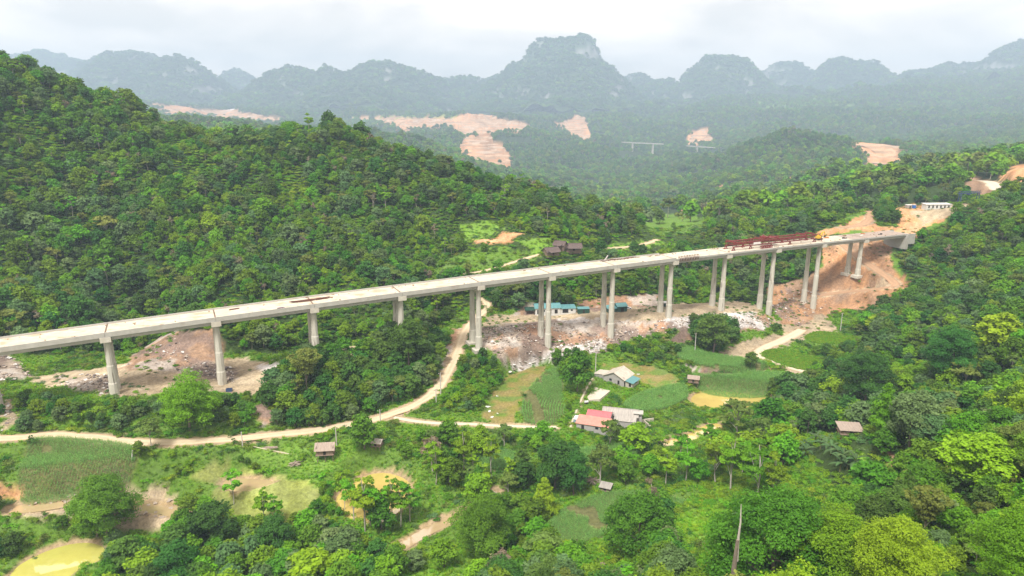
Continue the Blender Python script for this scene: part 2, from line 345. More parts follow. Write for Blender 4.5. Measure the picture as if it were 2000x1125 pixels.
def hit(px, py, d0=60, d1=11500):
    """where the sight line through a pixel meets the ground"""
    r = ray(px, py); D = _Ds[(_Ds >= d0) & (_Ds <= d1)]
    x = r[0] / r[1] * D; z = CZ + r[2] / r[1] * D
    b = np.nonzero(z < hgt(x, D))[0]
    k = b[0] if len(b) else len(D) - 1
    return np.array([x[k], D[k], float(hgt(x[k], D[k]))])
def dense(poly, step, closed=True):
    o = []; n = len(poly)
    for i in range(n if closed else n - 1):
        a = np.array(poly[i], float); b = np.array(poly[(i + 1) % n], float); m = max(1, int(np.hypot(*(b - a)[:2]) / step))
        for k in range(m): o.append(tuple(a + (b - a) * k / m))
    if not closed: o.append(tuple(map(float, poly[-1])))
    return o
def smooth_loop(p, it=2):
    for _ in range(it):
        q = []
        for i in range(len(p)):
            a = np.array(p[i]); b = np.array(p[(i + 1) % len(p)]); q += [tuple(a * .75 + b * .25), tuple(a * .25 + b * .75)]
        p = q
    return p

# level plots: fields, paddies, ponds.  kind, outline in the photograph, height shift
PLOTS = [
 ('paddy', [(938, 805), (960, 768), (985, 740), (1010, 725), (1062, 712), (1072, 722), (1048, 745), (1026, 772), (1010, 800), (1008, 828), (945, 828)], -.6),
 ('paddy', [(1165, 716), (1200, 706), (1250, 711), (1300, 722), (1328, 738), (1318, 752), (1285, 756), (1255, 748), (1225, 738), (1190, 730)], -.4),
 ('corn', [(1078, 718), (1098, 722), (1096, 755), (1102, 785), (1105, 812), (1060, 827), (1022, 823), (1014, 797), (1030, 765), (1052, 738)], .3),
 ('corn', [(1215, 792), (1240, 772), (1290, 758), (1335, 750), (1348, 762), (1335, 785), (1300, 800), (1260, 806), (1224, 802)], .2),
 ('corn', [(1318, 692), (1338, 674), (1370, 690), (1440, 700), (1500, 707), (1495, 718), (1440, 722), (1380, 717), (1332, 706)], 2.6),
 ('corn', [(1342, 730), (1420, 736), (1480, 728), (1552, 731), (1530, 752), (1480, 761), (1400, 757), (1360, 745)], .6),
 ('corn', [(20, 932), (60, 884), (90, 871), (200, 870), (262, 877), (272, 892), (230, 907), (150, 920), (60, 935)], .6),
 ('corn', [(1065, 1025), (1110, 987), (1170, 966), (1230, 957), (1330, 976), (1350, 986), (1300, 1002), (1230, 1027), (1200, 1042), (1125, 1068), (1080, 1052)], .2),
 ('corn', [(900, 905), (940, 888), (1005, 880), (1012, 905), (990, 920), (920, 918)], .2),
 ('corn', [(1120, 880), (1200, 868), (1260, 872), (1240, 895), (1160, 905), (1115, 898)], .2),
 ('beans', [(1480, 690), (1510, 682), (1570, 690), (1620, 704), (1600, 720), (1560, 722), (1500, 703)], .8),
 ('beans', [(1568, 655), (1600, 645), (1700, 662), (1640, 673), (1580, 670)], 1.2),
 ('water', [(1348, 780), (1360, 766), (1385, 760), (1430, 766), (1505, 773), (1508, 782), (1470, 793), (1440, 799), (1400, 801), (1370, 797), (1352, 790)], -1.0),
 ('water', [(1292, 870), (1305, 860), (1345, 850), (1375, 830), (1400, 826), (1416, 833), (1398, 845), (1372, 853), (1335, 864), (1305, 876)], -.8),
 ('water', [(655, 970), (690, 940), (740, 920), (792, 933), (806, 955), (792, 988), (762, 1012), (716, 1032), (680, 1012), (660, 990)], -1.0),
 ('water', [(10, 1150), (22, 1118), (45, 1098), (100, 1072), (160, 1058), (205, 1066), (205, 1092), (150, 1110), (115, 1150)], -1.0),
 ('water', [(430, 946), (448, 933), (500, 936), (545, 940), (500, 955), (450, 962)], .4),
]
PLOT = []
for kind, poly, dz in PLOTS:
    cx = sum(p[0] for p in poly) / len(poly); cy = sum(p[1] for p in poly) / len(poly)
    z = hit(cx, min(cy, 1124), 150, 480)[2] + dz
    if kind == 'water' and cy > 1090: z = CZ - 137
    wp = smooth_loop([tuple(atZ(a, b, z)[:2]) for a, b in poly])
    PLOT.append([kind, wp, z])
    x0, x1 = min(p[0] for p in wp) - 8, max(p[0] for p in wp) + 8; y0, y1 = min(p[1] for p in wp) - 8, max(p[1] for p in wp) + 8
    I = np.nonzero((GX > x0) & (GX < x1))[0]; J = np.nonzero((GY > y0) & (GY < y1))[0]
    sub = np.ix_(J, I); d, _ = segdist(XX[sub], YY[sub], wp, True); ins = inpoly(XX[sub], YY[sub], wp)
    sd_ = np.where(ins, -d, d)
    if kind == 'water':
        tgt = z + np.clip(sd_ * .5, -.9, 1.3) - .05; wgt = 1 - sm(1.5, 6, sd_)
    else:
        tgt = z; wgt = 1 - sm(.3, 4.0, sd_)
    HH[sub] = HH[sub] * (1 - wgt) + tgt * wgt

# roads and paths: centre line in the photograph, half width (m), kind
ROADS = [
 ('dirt_road', [(-90, 864), (0, 859), (100, 857), (200, 862), (300, 868), (380, 866), (480, 857), (560, 850), (620, 843), (680, 832), (740, 818), (795, 800), (836, 780), (862, 755), (879, 725), (894, 690), (905, 655), (914, 632), (938, 614), (962, 603), (966, 594), (950, 586), (938, 583)], 2.7, (150, 460)),
 ('farm_track', [(770, 816), (800, 823), (850, 828), (930, 830), (1000, 835), (1090, 838)], 1.3, (150, 400)),
 ('footpath', [(1114, 836), (1120, 814), (1131, 790), (1139, 768), (1150, 748), (1158, 738)], .45, (150, 400)),
 ('footpath', [(476, 868), (484, 878), (530, 884), (575, 893)], .3, (150, 400)),
 ('valley_road', [(1190, 486), (1230, 483), (1262, 480), (1282, 474), (1285, 468)], 2.4, (440, 640)),
 ('haul_road', [(1645, 480), (1665, 495), (1690, 515), (1720, 535), (1755, 552), (1762, 560), (1735, 565), (1690, 568), (1640, 571), (1600, 578), (1560, 585)], 3.6, (400, 520)),
 ('haul_road', [(1640, 445), (1680, 442), (1712, 440), (1705, 425), (1700, 412)], 3.5, (460, 600)),
 ('highway_grade', [(1884, 334), (1905, 342), (1930, 350), (1955, 360), (1950, 372)], 6.0, (520, 700)),
 ('dry_stream', [(1566, 645), (1552, 655), (1520, 668), (1480, 684), (1462, 692), (1500, 702), (1540, 716), (1580, 728), (1606, 738)], 3.2, (250, 440)),
 ('stream', [(25, 1004), (60, 993), (100, 984), (140, 980), (180, 980), (230, 984), (280, 995), (325, 1001), (360, 1010)], 2.8, (150, 330)),
 ('stream', [(770, 1078), (800, 1060), (840, 1038), (880, 1018), (920, 995), (955, 978), (972, 966)], 2.6, (150, 330)),
 ('hillside_track', [(850, 541), (900, 537), (945, 533), (985, 520), (1030, 505), (1055, 497)], 1.6, (380, 520)),
]
ROAD = []
for name, line, hw, (d0, d1) in ROADS:
    p = [hit(a, b, d0, d1) for a, b in dense(line, 12, False)]
    p = np.array(p)
    for _ in range(6): p[1:-1] = (p[:-2] + p[1:-1] * 2 + p[2:]) / 4
    seg = np.r_[0, np.cumsum(np.hypot(np.diff(p[:, 0]), np.diff(p[:, 1])))]
    n = max(3, int(seg[-1] / 1.5)); t = np.linspace(0, seg[-1], n)
    p = np.c_[np.interp(t, seg, p[:, 0]), np.interp(t, seg, p[:, 1]), np.interp(t, seg, p[:, 2])]
    for _ in range(20): p[1:-1, 2] = (p[:-2, 2] + p[1:-1, 2] * 2 + p[2:, 2]) / 4
    if name == 'stream': p[:, 2] = np.minimum.accumulate(p[:, 2] if p[0, 2] > p[-1, 2] else p[::-1, 2])[::1 if p[0, 2] > p[-1, 2] else -1]
    ROAD.append((name, p, hw))
    q = p[::2]
    x0, x1 = q[:, 0].min() - 14, q[:, 0].max() + 14; y0, y1 = q[:, 1].min() - 14, q[:, 1].max() + 14
    I = np.nonzero((GX > x0) & (GX < x1))[0]; J = np.nonzero((GY > y0) & (GY < y1))[0]
    sub = np.ix_(J, I); d, tt = segdist(XX[sub], YY[sub], q)
    zz = np.interp(tt, np.arange(len(q)), q[:, 2]) - .12
    if name == 'stream': zz = zz + np.clip(d - hw + .5, -1.2, 1.6) * .5
    wgt = 1 - sm(hw + 1.8, hw + 1.8 + (5 if hw > 1 else 2), d)
    HH[sub] = HH[sub] * (1 - wgt) + zz * wgt
# ------------------------------------------------------------------ ground: cover colours at every grid point
PXg, PYg = proj(XX, YY, HH)
FLOOR = (.040, .070, .016); GRASS = (.11, .205, .025); BRIGHT = (.17, .33, .025); DIRT = (.37, .295, .195); ORANGE = (.50, .265, .13); BROWN = (.28, .18, .115)
RUB = (.32, .26, .205); WHITE = (.52, .485, .46); PADDY = (.215, .195, .055); TAN = (.25, .285, .075); MUD = (.34, .25, .14); SOIL = (.13, .135, .05); LIME = (.15, .275, .03)
COVER = [  # colour, outline in the photograph, nearest and farthest distance
 (GRASS, VALLEY, 150, 560),
 (LIME, [(480, 878), (560, 872), (690, 860), (700, 900), (640, 925), (560, 920), (470, 900)], 150, 400),
 (LIME, [(1320, 1000), (1400, 985), (1420, 1040), (1330, 1060)], 150, 300),
 (LIME, [(760, 870), (840, 850), (900, 865), (880, 895), (800, 900)], 150, 330), (LIME, [(940, 850), (1060, 848), (1080, 862), (990, 872)], 150, 330),
 (TAN, [(400, 960), (470, 920), (540, 930), (620, 955), (610, 1010), (540, 1030), (430, 1000)], 150, 330),
 (TAN, [(360, 930), (430, 900), (450, 912), (400, 950)], 150, 330),
 (BRIGHT, [(1330, 1010), (1400, 990), (1440, 1020), (1420, 1080), (1300, 1080)], 120, 330),
 (BRIGHT, [(800, 1110), (900, 1080), (960, 1110), (940, 1180), (780, 1180)], 120, 330),
 (BRIGHT, [(1640, 880), (1700, 895), (1750, 930), (1700, 930)], 120, 330),
 (BRIGHT, [(1520, 850), (1600, 830), (1640, 860), (1540, 872)], 120, 330),
 (BROWN, [(1690, 860), (1720, 870), (1760, 930), (1740, 935)], 120, 330),
 # under the bridge, left
 (DIRT, [(60, 735), (120, 728), (230, 714), (300, 715), (430, 700), (520, 705), (550, 735), (525, 768), (450, 765), (300, 775), (215, 775), (120, 755), (70, 750)], 230, 360),
 (BROWN, [(235, 722), (262, 690), (345, 645), (420, 640), (440, 700), (400, 712), (300, 722)], 240, 360),
 (RUB, [(-60, 670), (12, 688), (40, 705), (66, 725), (50, 740), (-60, 760)], 230, 340),
 (RUB, [(130, 735), (215, 735), (220, 770), (120, 760)], 230, 340),
 (RUB, [(330, 722), (400, 704), (450, 720), (455, 745), (400, 740)], 230, 340),
 (WHITE, [(495, 712), (535, 706), (550, 715), (510, 722)], 230, 340),
 (DIRT, [(0, 770), (30, 790), (30, 840), (-20, 850)], 200, 330),
 (DIRT, [(640, 690), (690, 678), (720, 690), (690, 702)], 240, 360),
 (BROWN, [(500, 790), (530, 770), (525, 830), (490, 835)], 200, 330),
 # bank above the river on the left
 (ORANGE, [(-60, 930), (20, 938), (130, 930), (132, 955), (40, 968), (-60, 972)], 150, 300),
 (DIRT, [(20, 985), (130, 965), (180, 968), (250, 960), (330, 960), (340, 1030), (230, 1030), (100, 1010), (20, 1012)], 150, 300),
 (BROWN, [(1332, 708), (1380, 720), (1440, 725), (1500, 718), (1512, 708), (1502, 730), (1440, 737), (1380, 733), (1335, 720)], 280, 400),
 # cutting beside the road and the middle rubble bank
 (BROWN, [(860, 690), (885, 640), (905, 640), (895, 690), (870, 750), (850, 740)], 260, 400),
 (DIRT, [(945, 620), (1010, 612), (1230, 598), (1440, 586), (1500, 598), (1480, 615), (1300, 625), (1230, 640), (1000, 640), (940, 640)], 350, 450),
 (BROWN, [(1000, 616), (1030, 590), (1050, 600), (1060, 612)], 370, 430),
 (BROWN, [(1130, 610), (1120, 590), (1200, 578), (1290, 575), (1290, 597)], 370, 440),
 (RUB, [(930, 640), (1000, 632), (1120, 622), (1230, 625), (1330, 625), (1420, 615), (1500, 615), (1510, 640), (1440, 650), (1340, 640), (1240, 662), (1170, 690), (1080, 690), (1010, 720), (985, 705), (945, 680)], 320, 440),
 (BROWN, [(1008, 640), (1050, 630), (1058, 680), (1040, 690)], 330, 420),
 (WHITE, [(1050, 700), (1080, 680), (1170, 665), (1180, 685), (1100, 700), (1020, 722), (1000, 712)], 310, 420),
 (WHITE, [(1290, 625), (1380, 612), (1470, 610), (1505, 640), (1440, 640), (1340, 640)], 340, 450),
 (WHITE, [(1090, 625), (1150, 618), (1160, 626), (1100, 632)], 340, 450),
 (BROWN, [(1290, 668), (1345, 640), (1362, 665), (1320, 672)], 300, 400),
 # right end: cut slopes and fills
 (BROWN, [(1490, 560), (1570, 545), (1600, 520), (1600, 485), (1640, 470), (1750, 470), (1740, 520), (1775, 552), (1765, 585), (1700, 608), (1640, 610), (1590, 640), (1560, 660), (1540, 640), (1500, 605)], 380, 500),
 (DIRT, [(1500, 620), (1560, 640), (1600, 610), (1640, 640), (1620, 655), (1560, 668), (1470, 700), (1420, 700), (1400, 690), (1450, 665), (1530, 650)], 330, 440),
 (ORANGE, [(1585, 458), (1640, 440), (1700, 408), (1760, 402), (1880, 398), (1850, 430), (1800, 448), (1790, 465), (1760, 470), (1650, 465)], 460, 620),
 (ORANGE, [(1600, 500), (1640, 480), (1700, 500), (1720, 530), (1650, 520)], 430, 500),
 (DIRT, [(1780, 412), (1880, 396), (1900, 400), (1850, 425), (1800, 440)], 480, 620),
 (BROWN, [(1885, 340), (1925, 352), (1960, 368), (1920, 385), (1890, 370)], 540, 700),
 (ORANGE, [(1950, 345), (1975, 328), (2010, 318), (2080, 330), (2060, 360), (1990, 366)], 520, 700),
 (DIRT, [(1400, 690), (1470, 660), (1560, 655), (1500, 680), (1460, 700), (1400, 706)], 320, 420),
 (DIRT, [(1500, 705), (1560, 718), (1620, 740), (1590, 745), (1540, 725)], 280, 400),
 # terraces and fields beyond the bridge
 (LIME, [(900, 440), (960, 430), (985, 445), (940, 470), (900, 470)], 400, 520),
 (LIME, [(1010, 470), (1060, 465), (1130, 470), (1120, 490), (1040, 495)], 400, 520),
 (GRASS, [(830, 500), (980, 480), (1060, 500), (1000, 530), (850, 545)], 380, 520),
 (ORANGE, [(918, 468), (965, 465), (985, 452), (1022, 457), (1005, 472), (925, 476)], 400, 520),
 (LIME, [(1180, 480), (1290, 470), (1330, 480), (1280, 500), (1190, 500)], 440, 640),
 (GRASS, [(1240, 425), (1280, 415), (1350, 420), (1380, 430), (1350, 455), (1290, 460), (1250, 445)], 520, 900),
 (LIME, [(1170, 375), (1195, 370), (1200, 385), (1175, 390)], 700, 1100), (BRIGHT, [(1440, 406), (1510, 405), (1500, 411), (1445, 412)], 560, 800),
 (LIME, [(1390, 540), (1560, 530), (1500, 560)], 1, 2),
 (GRASS, [(1703, 415), (1715, 405), (1740, 403), (1757, 432), (1745, 443), (1712, 440)], 460, 620), (GRASS, [(1622, 458), (1660, 450), (1700, 452), (1690, 459), (1640, 464)], 440, 560),
 # far earthworks
 (ORANGE, [(897, 275), (905, 268), (960, 266), (985, 285), (1003, 300), (1006, 334), (985, 325), (960, 322), (930, 315), (897, 298)], 900, 1500),
 (ORANGE, [(850, 236), (905, 226), (938, 216), (975, 228), (1045, 244), (1020, 258), (965, 264), (900, 266)], 1300, 2200),
 (ORANGE, [(680, 228), (760, 224), (850, 232), (905, 232), (880, 246), (800, 255), (780, 246), (700, 238)], 1500, 2300),
 (ORANGE, [(285, 205), (345, 206), (400, 214), (470, 216), (550, 232), (530, 240), (440, 234), (330, 224)], 1600, 2300),
 (WHITE, [(440, 196), (470, 200), (476, 218), (450, 216)], 1700, 2600), (WHITE, [(412, 190), (430, 212), (418, 212)], 1700, 2600),
 (ORANGE, [(1085, 242), (1140, 222), (1150, 250), (1165, 272), (1125, 275), (1105, 258)], 1400, 2000),
 (ORANGE, [(1335, 282), (1350, 262), (1380, 248), (1395, 280), (1360, 285)], 1300, 1800),
 (ORANGE, [(1650, 268), (1700, 278), (1768, 290), (1766, 315), (1725, 325), (1690, 325), (1680, 295)], 800, 1150),
 (LIME, [(1800, 300), (1880, 290), (1950, 310), (1850, 318)], 850, 1400), (LIME, [(1480, 200), (1600, 190), (1660, 205), (1500, 215)], 1500, 2400), (LIME, [(580, 228), (900, 221), (900, 227), (600, 235)], 1600, 2400),
 (ORANGE, [(1400, 365), (1430, 360), (1425, 375), (1395, 375)], 700, 1000), (ORANGE, [(1540, 350), (1562, 346), (1562, 356), (1545, 357)], 700, 1000),
]
gc = np.empty(XX.shape + (3,)); gc[:] = FLOOR
far = sm(500, 900, YY)[..., None]; gc = gc * (1 - far) + np.array((.032, .055, .02)) * far
bare = np.zeros(XX.shape)
# ragged edges: the outline is looked up at a place shifted by noise
js = 1 + np.clip(YY - 500, 0, 6000) * .003
jx = (fbm(XX / 5 / js, YY / 5 / js, 31, 3) - .5) * 10 * js; jy = (fbm(XX / 5 / js, YY / 5 / js, 37, 3) - .5) * 10 * js
jpx, jpy = proj(XX + jx, YY + jy, HH)
for c, poly, d0, d1 in COVER:
    m = inpoly(jpx, jpy, poly) & (YY > far_(d0)) & (YY < far_(d1))
    gc[m] = c; bare[m] = 1.0 if c not in (GRASS, BRIGHT, LIME) else 0.0
_n1 = fbm(XX / 13, YY / 13, 61, 4); _n2 = fbm(XX / 17, YY / 17, 67, 4)
_rk = (np.abs(gc - np.array(RUB)).sum(-1) < 1e-6) | (np.abs(gc - np.array(BROWN)).sum(-1) < 1e-6)
for _mk, _cc, _k in ((_rk & (_n1 > .53), (.185, .135, .115), .75), (_rk & (_n2 > .58) & (XX > -35), (.40, .22, .12), .6), (_rk & (_n2 > .47) & (XX > 150), (.40, .215, .10), .65), (_rk & (_n1 < .42) & (XX < 110), (.44, .40, .36), .7), (_rk & (_n1 < .42) & (XX >= 110), (.33, .21, .13), .7)):
    gc[_mk & (YY < 560)] = gc[_mk & (YY < 560)] * (1 - _k) + np.array(_cc) * _k
NOTREE = bare.copy()
KC_ = {'paddy': PADDY, 'corn': SOIL, 'beans': (.13, .27, .03), 'water': MUD}
for kind, wp, z in PLOT:
    x0, x1 = min(p[0] for p in wp) - 5, max(p[0] for p in wp) + 5; y0, y1 = min(p[1] for p in wp) - 5, max(p[1] for p in wp) + 5
    I = np.nonzero((GX > x0) & (GX < x1))[0]; J = np.nonzero((GY > y0) & (GY < y1))[0]; sub = np.ix_(J, I)
    ins = inpoly(XX[sub], YY[sub], wp); d, _ = segdist(XX[sub], YY[sub], wp, True)
    g = gc[sub]; g[ins] = KC_[kind]
    if kind == 'water': g[(~ins) & (d < 1.5)] = MUD
    if kind == 'paddy':
        n = fbm(XX[sub] / 6, YY[sub] / 6, 5, 3); g[ins & (n > .56)] = (.13, .20, .035); g[ins & (n < .40)] = (.25, .20, .07)
    gc[sub] = g; NOTREE[sub] = np.maximum(NOTREE[sub], ins)
for name, p, hw in ROAD:
    q = p[::2]
    x0, x1 = q[:, 0].min() - 9, q[:, 0].max() + 9; y0, y1 = q[:, 1].min() - 9, q[:, 1].max() + 9
    I = np.nonzero((GX > x0) & (GX < x1))[0]; J = np.nonzero((GY > y0) & (GY < y1))[0]; sub = np.ix_(J, I)
    d, _ = segdist(XX[sub] + jx[sub] * .15, YY[sub] + jy[sub] * .15, q)
    g = gc[sub]; g[d < hw + (1.2 if hw > 1 else .4)] = {'stream': MUD}.get(name, (.40, .30, .19)) if hw > 1 else (.30, .25, .13); gc[sub] = g
    NOTREE[sub] = np.maximum(NOTREE[sub], d < hw + .8)
_b = np.clip(bare, 0, 1)
_m = .8 + .4 * fbm(XX / 14, YY / 14, 51, 4); _mb = (.55 + .9 * fbm(XX / 11 / js, YY / 11 / js, 53, 4)) * (.72 + .56 * vnoise(XX / 2.2 / js, YY / 2.2 / js, 57)) * (.86 + .28 * vnoise(HH / 1.9 / js + .6 * vnoise(XX / 20, YY / 20, 59), XX / 90, 58))
gc *= (_m * (1 - _b) + _mb * _b)[..., None]
ny, nx = XX.shape
idx = np.arange(ny * nx).reshape(ny, nx)
fc = np.stack([idx[:-1, :-1], idx[:-1, 1:], idx[1:, 1:], idx[1:, :-1]], -1).reshape(-1, 4)
cx = (XX[:-1, :-1] + XX[1:, 1:]).ravel() / 2; cy = (YY[:-1, :-1] + YY[1:, 1:]).ravel() / 2
keep = (np.abs(cx) < cy * .95 + 170)
fc = fc[keep]
used = np.zeros(ny * nx, bool); used[fc.ravel()] = True; remap = np.cumsum(used) - 1
gm = bpy.data.materials.new('ground'); gm.use_nodes = True
def _ground(m):
    n = m.node_tree.nodes; l = m.node_tree.links; b = n['Principled BSDF']; b.inputs['Roughness'].default_value = .95; b.inputs['Specular IOR Level'].default_value = .1
    a = n.new('ShaderNodeAttribute'); a.attribute_name = 'gc'
    t = n.new('ShaderNodeTexCoord')
    def noise(s, d=6, r=.65):
        q = n.new('ShaderNodeTexNoise'); q.inputs['Scale'].default_value = s; q.inputs['Detail'].default_value = d; q.inputs['Roughness'].default_value = r; l.new(t.outputs['Object'], q.inputs['Vector']); return q.outputs['Fac']
    v = n.new('ShaderNodeMapRange'); v.inputs['From Min'].default_value = .3; v.inputs['From Max'].default_value = .7; v.inputs['To Min'].default_value = .55; v.inputs['To Max'].default_value = 1.4
    l.new(noise(.9, 8, .75), v.inputs['Value'])
    mu = n.new('ShaderNodeMixRGB'); mu.blend_type = 'MULTIPLY'; mu.inputs[0].default_value = 1; l.new(a.outputs['Color'], mu.inputs[1]); l.new(v.outputs[0], mu.inputs[2])
    hs = n.new('ShaderNodeHueSaturation'); l.new(mu.outputs[0], hs.inputs['Color'])
    v2 = n.new('ShaderNodeMapRange'); v2.inputs['To Min'].default_value = .75; v2.inputs['To Max'].default_value = 1.2; l.new(noise(.11, 4), v2.inputs['Value']); l.new(v2.outputs[0], hs.inputs['Saturation'])
    l.new(hs.outputs[0], b.inputs['Base Color'])
    bp = n.new('ShaderNodeBump'); bp.inputs['Strength'].default_value = 1; bp.inputs['Distance'].default_value = .55; l.new(noise(.8, 8, .7), bp.inputs['Height']); l.new(bp.outputs[0], b.inputs['Normal'])
_ground(gm)
gcol = np.c_[gc.reshape(-1, 3), np.ones(ny * nx)]
me = np_mesh('terrain', np.c_[XX.ravel(), YY.ravel(), HH.ravel()][used], remap[fc], [gm], True, {'gc': ('FLOAT_COLOR', gcol[used])})
link('terrain', me, kind='structure', label='steep green valley floor and hillsides with bare earthworks')
def cover_at(x, y):
    i = np.clip(np.searchsorted(GX, x) - 1, 0, nx - 2); j = np.clip(np.searchsorted(GY, y) - 1, 0, ny - 2)
    i = np.where(x - GX[i] > GX[i + 1] - x, i + 1, i); j = np.where(y - GY[j] > GY[j + 1] - y, j + 1, j)
    return j, i

# ------------------------------------------------------------------ water
def watermat(name, col, rough=.06):
    m = mat(name, col, tuple(c * .82 for c in col), .08, rough, 4, bump=.0012, bscale=1.2)
    m.node_tree.nodes['Principled BSDF'].inputs['Specular IOR Level'].default_value = 1.0; m.node_tree.nodes['Principled BSDF'].inputs['Coat Weight'].default_value = 1; m.node_tree.nodes['Principled BSDF'].inputs['Coat Roughness'].default_value = .02; m.node_tree.nodes['Principled BSDF'].inputs['Coat IOR'].default_value = 1.7; return m
M_pond = watermat('muddy_water', (.60, .46, .14), .02); M_lime = watermat('algae_water', (.54, .51, .12), .02); M_silt = watermat('silty_water', (.46, .34, .19), .12)
wl = ['yellow muddy pond beside the terraced corn field', 'pale muddy pond behind the pond-side trees', 'yellow muddy pond seen through slender trees', 'yellow green pond in the bottom left corner', 'shallow yellow puddle beside a grassy bank']
wi = 0
for kind, wp, z in PLOT:
    if kind != 'water': continue
    cx_, cy_ = np.mean([p[0] for p in wp]), np.mean([p[1] for p in wp])
    v = [(cx_ + (p[0] - cx_) * 1.04, cy_ + (p[1] - cy_) * 1.04, z) for p in wp]
    m = MB(); m.add(v, [tuple(range(len(v)))]); o = m.build('pond', [M_pond, M_pond, M_pond, M_lime, M_silt][wi], kind='structure', label=wl[wi]); wi += 1

# ------------------------------------------------------------------ roads, paths and streams
def roadmat(name, c, edge):
    m = mat(name, c, tuple(x * .82 for x in c), .6, .95, 6, bump=.05)
    n = m.node_tree.nodes; l = m.node_tree.links; b = n['Principled BSDF']
    src = b.inputs['Base Color'].links[0].from_socket
    a = n.new('ShaderNodeAttribute'); a.attribute_name = 'across'
    r = n.new('ShaderNodeValToRGB'); e = r.color_ramp.elements; e[0].position = .0; e[0].color = (.35, .35, .35, 1); e[1].position = 1; e[1].color = (1, 1, 1, 1)
    for p_, c_ in ((.3, .15), (.5, 0.0), (.75, .45)): q = e.new(p_); q.color = (c_, c_, c_, 1)
    l.new(a.outputs['Fac'], r.inputs[0])
    x = n.new('ShaderNodeMixRGB'); l.new(r.outputs[0], x.inputs[0]); l.new(src, x.inputs[1]); x.inputs[2].default_value = (*edge, 1); l.new(x.outputs[0], b.inputs['Base Color'])
    return m
M_road = roadmat('packed_earth', (.62, .51, .35), (.40, .29, .17)); M_path = roadmat('pale_path', (.62, .56, .44), (.40, .36, .22)); M_haul = roadmat('red_earth', (.44, .28, .17), (.33, .19, .11)); M_conc = roadmat('pale_grade', (.58, .52, .42), (.44, .35, .24)); M_bed = roadmat('stream_bed', (.60, .52, .38), (.45, .36, .24))
RM = {'dirt_road': M_road, 'farm_track': M_path, 'footpath': M_path, 'valley_road': M_road, 'haul_road': M_haul, 'highway_grade': M_conc, 'dry_stream': M_bed, 'stream': M_silt, 'hillside_track': M_road}
for name, p, hw in ROAD:
    n = len(p); d = np.gradient(p[:, :2], axis=0); d /= np.maximum(np.hypot(d[:, 0], d[:, 1]), 1e-6)[:, None]; nn = np.c_[-d[:, 1], d[:, 0]]
    K = 9 if hw > 1 else 5; us = np.linspace(-1, 1, K)
    wl_ = hw * (.76 + .5 * vnoise(np.arange(n) * .21, np.zeros(n), 3)); wr_ = hw * (.76 + .5 * vnoise(np.arange(n) * .19, np.ones(n) * 5, 4))
    co = np.zeros((n, K, 3)); ac = np.zeros((n, K))
    for k, u in enumerate(us):
        ww = np.where(u < 0, wl_, wr_) * u
        co[:, k, 0] = p[:, 0] + nn[:, 0] * ww; co[:, k, 1] = p[:, 1] + nn[:, 1] * ww
        co[:, k, 2] = p[:, 2] + (.06 if name != 'stream' else 0) - (.10 * abs(u) ** 4 if name != 'stream' else 0) - (.06 * (abs(abs(u) - .5) < .2) if name in ('dirt_road', 'haul_road') else 0)
        ac[:, k] = abs(u)
    ii = np.arange(n * K).reshape(n, K); f = np.stack([ii[:-1, :-1], ii[:-1, 1:], ii[1:, 1:], ii[1:, :-1]], -1).reshape(-1, 4)
    link(name, np_mesh(name, co.reshape(-1, 3), f, [RM[name]], True, {'across': ('FLOAT', ac)}), kind='structure')

# ------------------------------------------------------------------ far road cuttings: benched earth slopes
FCUT = [(c, p, a, b) for c, p, a, b in COVER if c == ORANGE and a >= 800]
M_cut = bpy.data.materials.new('cut_earth'); M_cut.use_nodes = True; _ground(M_cut)
for ci, (c, poly, d0, d1) in enumerate(FCUT):
    xs_ = []; 
    for px, py in dense(poly, 10): xs_.append(hit(px, py, far_(d0) * .9, far_(d1)))
    xs_ = np.array(xs_); x0, x1 = xs_[:, 0].min() - 30, xs_[:, 0].max() + 30; y0, y1 = max(far_(d0) * .9, xs_[:, 1].min() - 60), xs_[:, 1].max() + 60
    st = max(5.0, math.sqrt((x1 - x0) * (y1 - y0) / 9000)); ax, ay = np.meshgrid(np.arange(x0, x1, st), np.arange(y0, y1, st))
    az = hgt(ax, ay); jx2 = (fbm(ax / 60, ay / 60, 31 + ci, 4) - .5) * 150; px, py = proj(ax + jx2, ay, az); m = inpoly(px, py, poly)
    if m.sum() < 30: continue
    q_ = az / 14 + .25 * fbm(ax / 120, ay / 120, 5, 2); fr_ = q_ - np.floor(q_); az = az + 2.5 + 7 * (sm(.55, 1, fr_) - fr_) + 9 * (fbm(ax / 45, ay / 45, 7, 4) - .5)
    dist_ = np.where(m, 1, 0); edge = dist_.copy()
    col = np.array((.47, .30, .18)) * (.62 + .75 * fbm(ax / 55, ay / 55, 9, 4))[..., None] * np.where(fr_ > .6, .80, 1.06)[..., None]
    wh = fbm(ax / 90, ay / 30, 12, 3) > .60; col[wh] = col[wh] * .5 + np.array((.50, .42, .34)) * .5
    ii = np.arange(ax.size).reshape(ax.shape); f = np.stack([ii[:-1, :-1], ii[:-1, 1:], ii[1:, 1:], ii[1:, :-1]], -1)[m[:-1, :-1] & m[1:, 1:] & m[:-1, 1:] & m[1:, :-1]].reshape(-1, 4)
    if not len(f): continue
    us_ = np.zeros(ax.size, bool); us_[f.ravel()] = True; rm_ = np.cumsum(us_) - 1
    link('cut_slope', np_mesh('cut_slope', np.c_[ax.ravel(), ay.ravel(), az.ravel()][us_], rm_[f], [M_cut], True, {'gc': ('FLOAT_COLOR', np.c_[col.reshape(-1, 3), np.ones(ax.size)][us_])}), kind='structure')
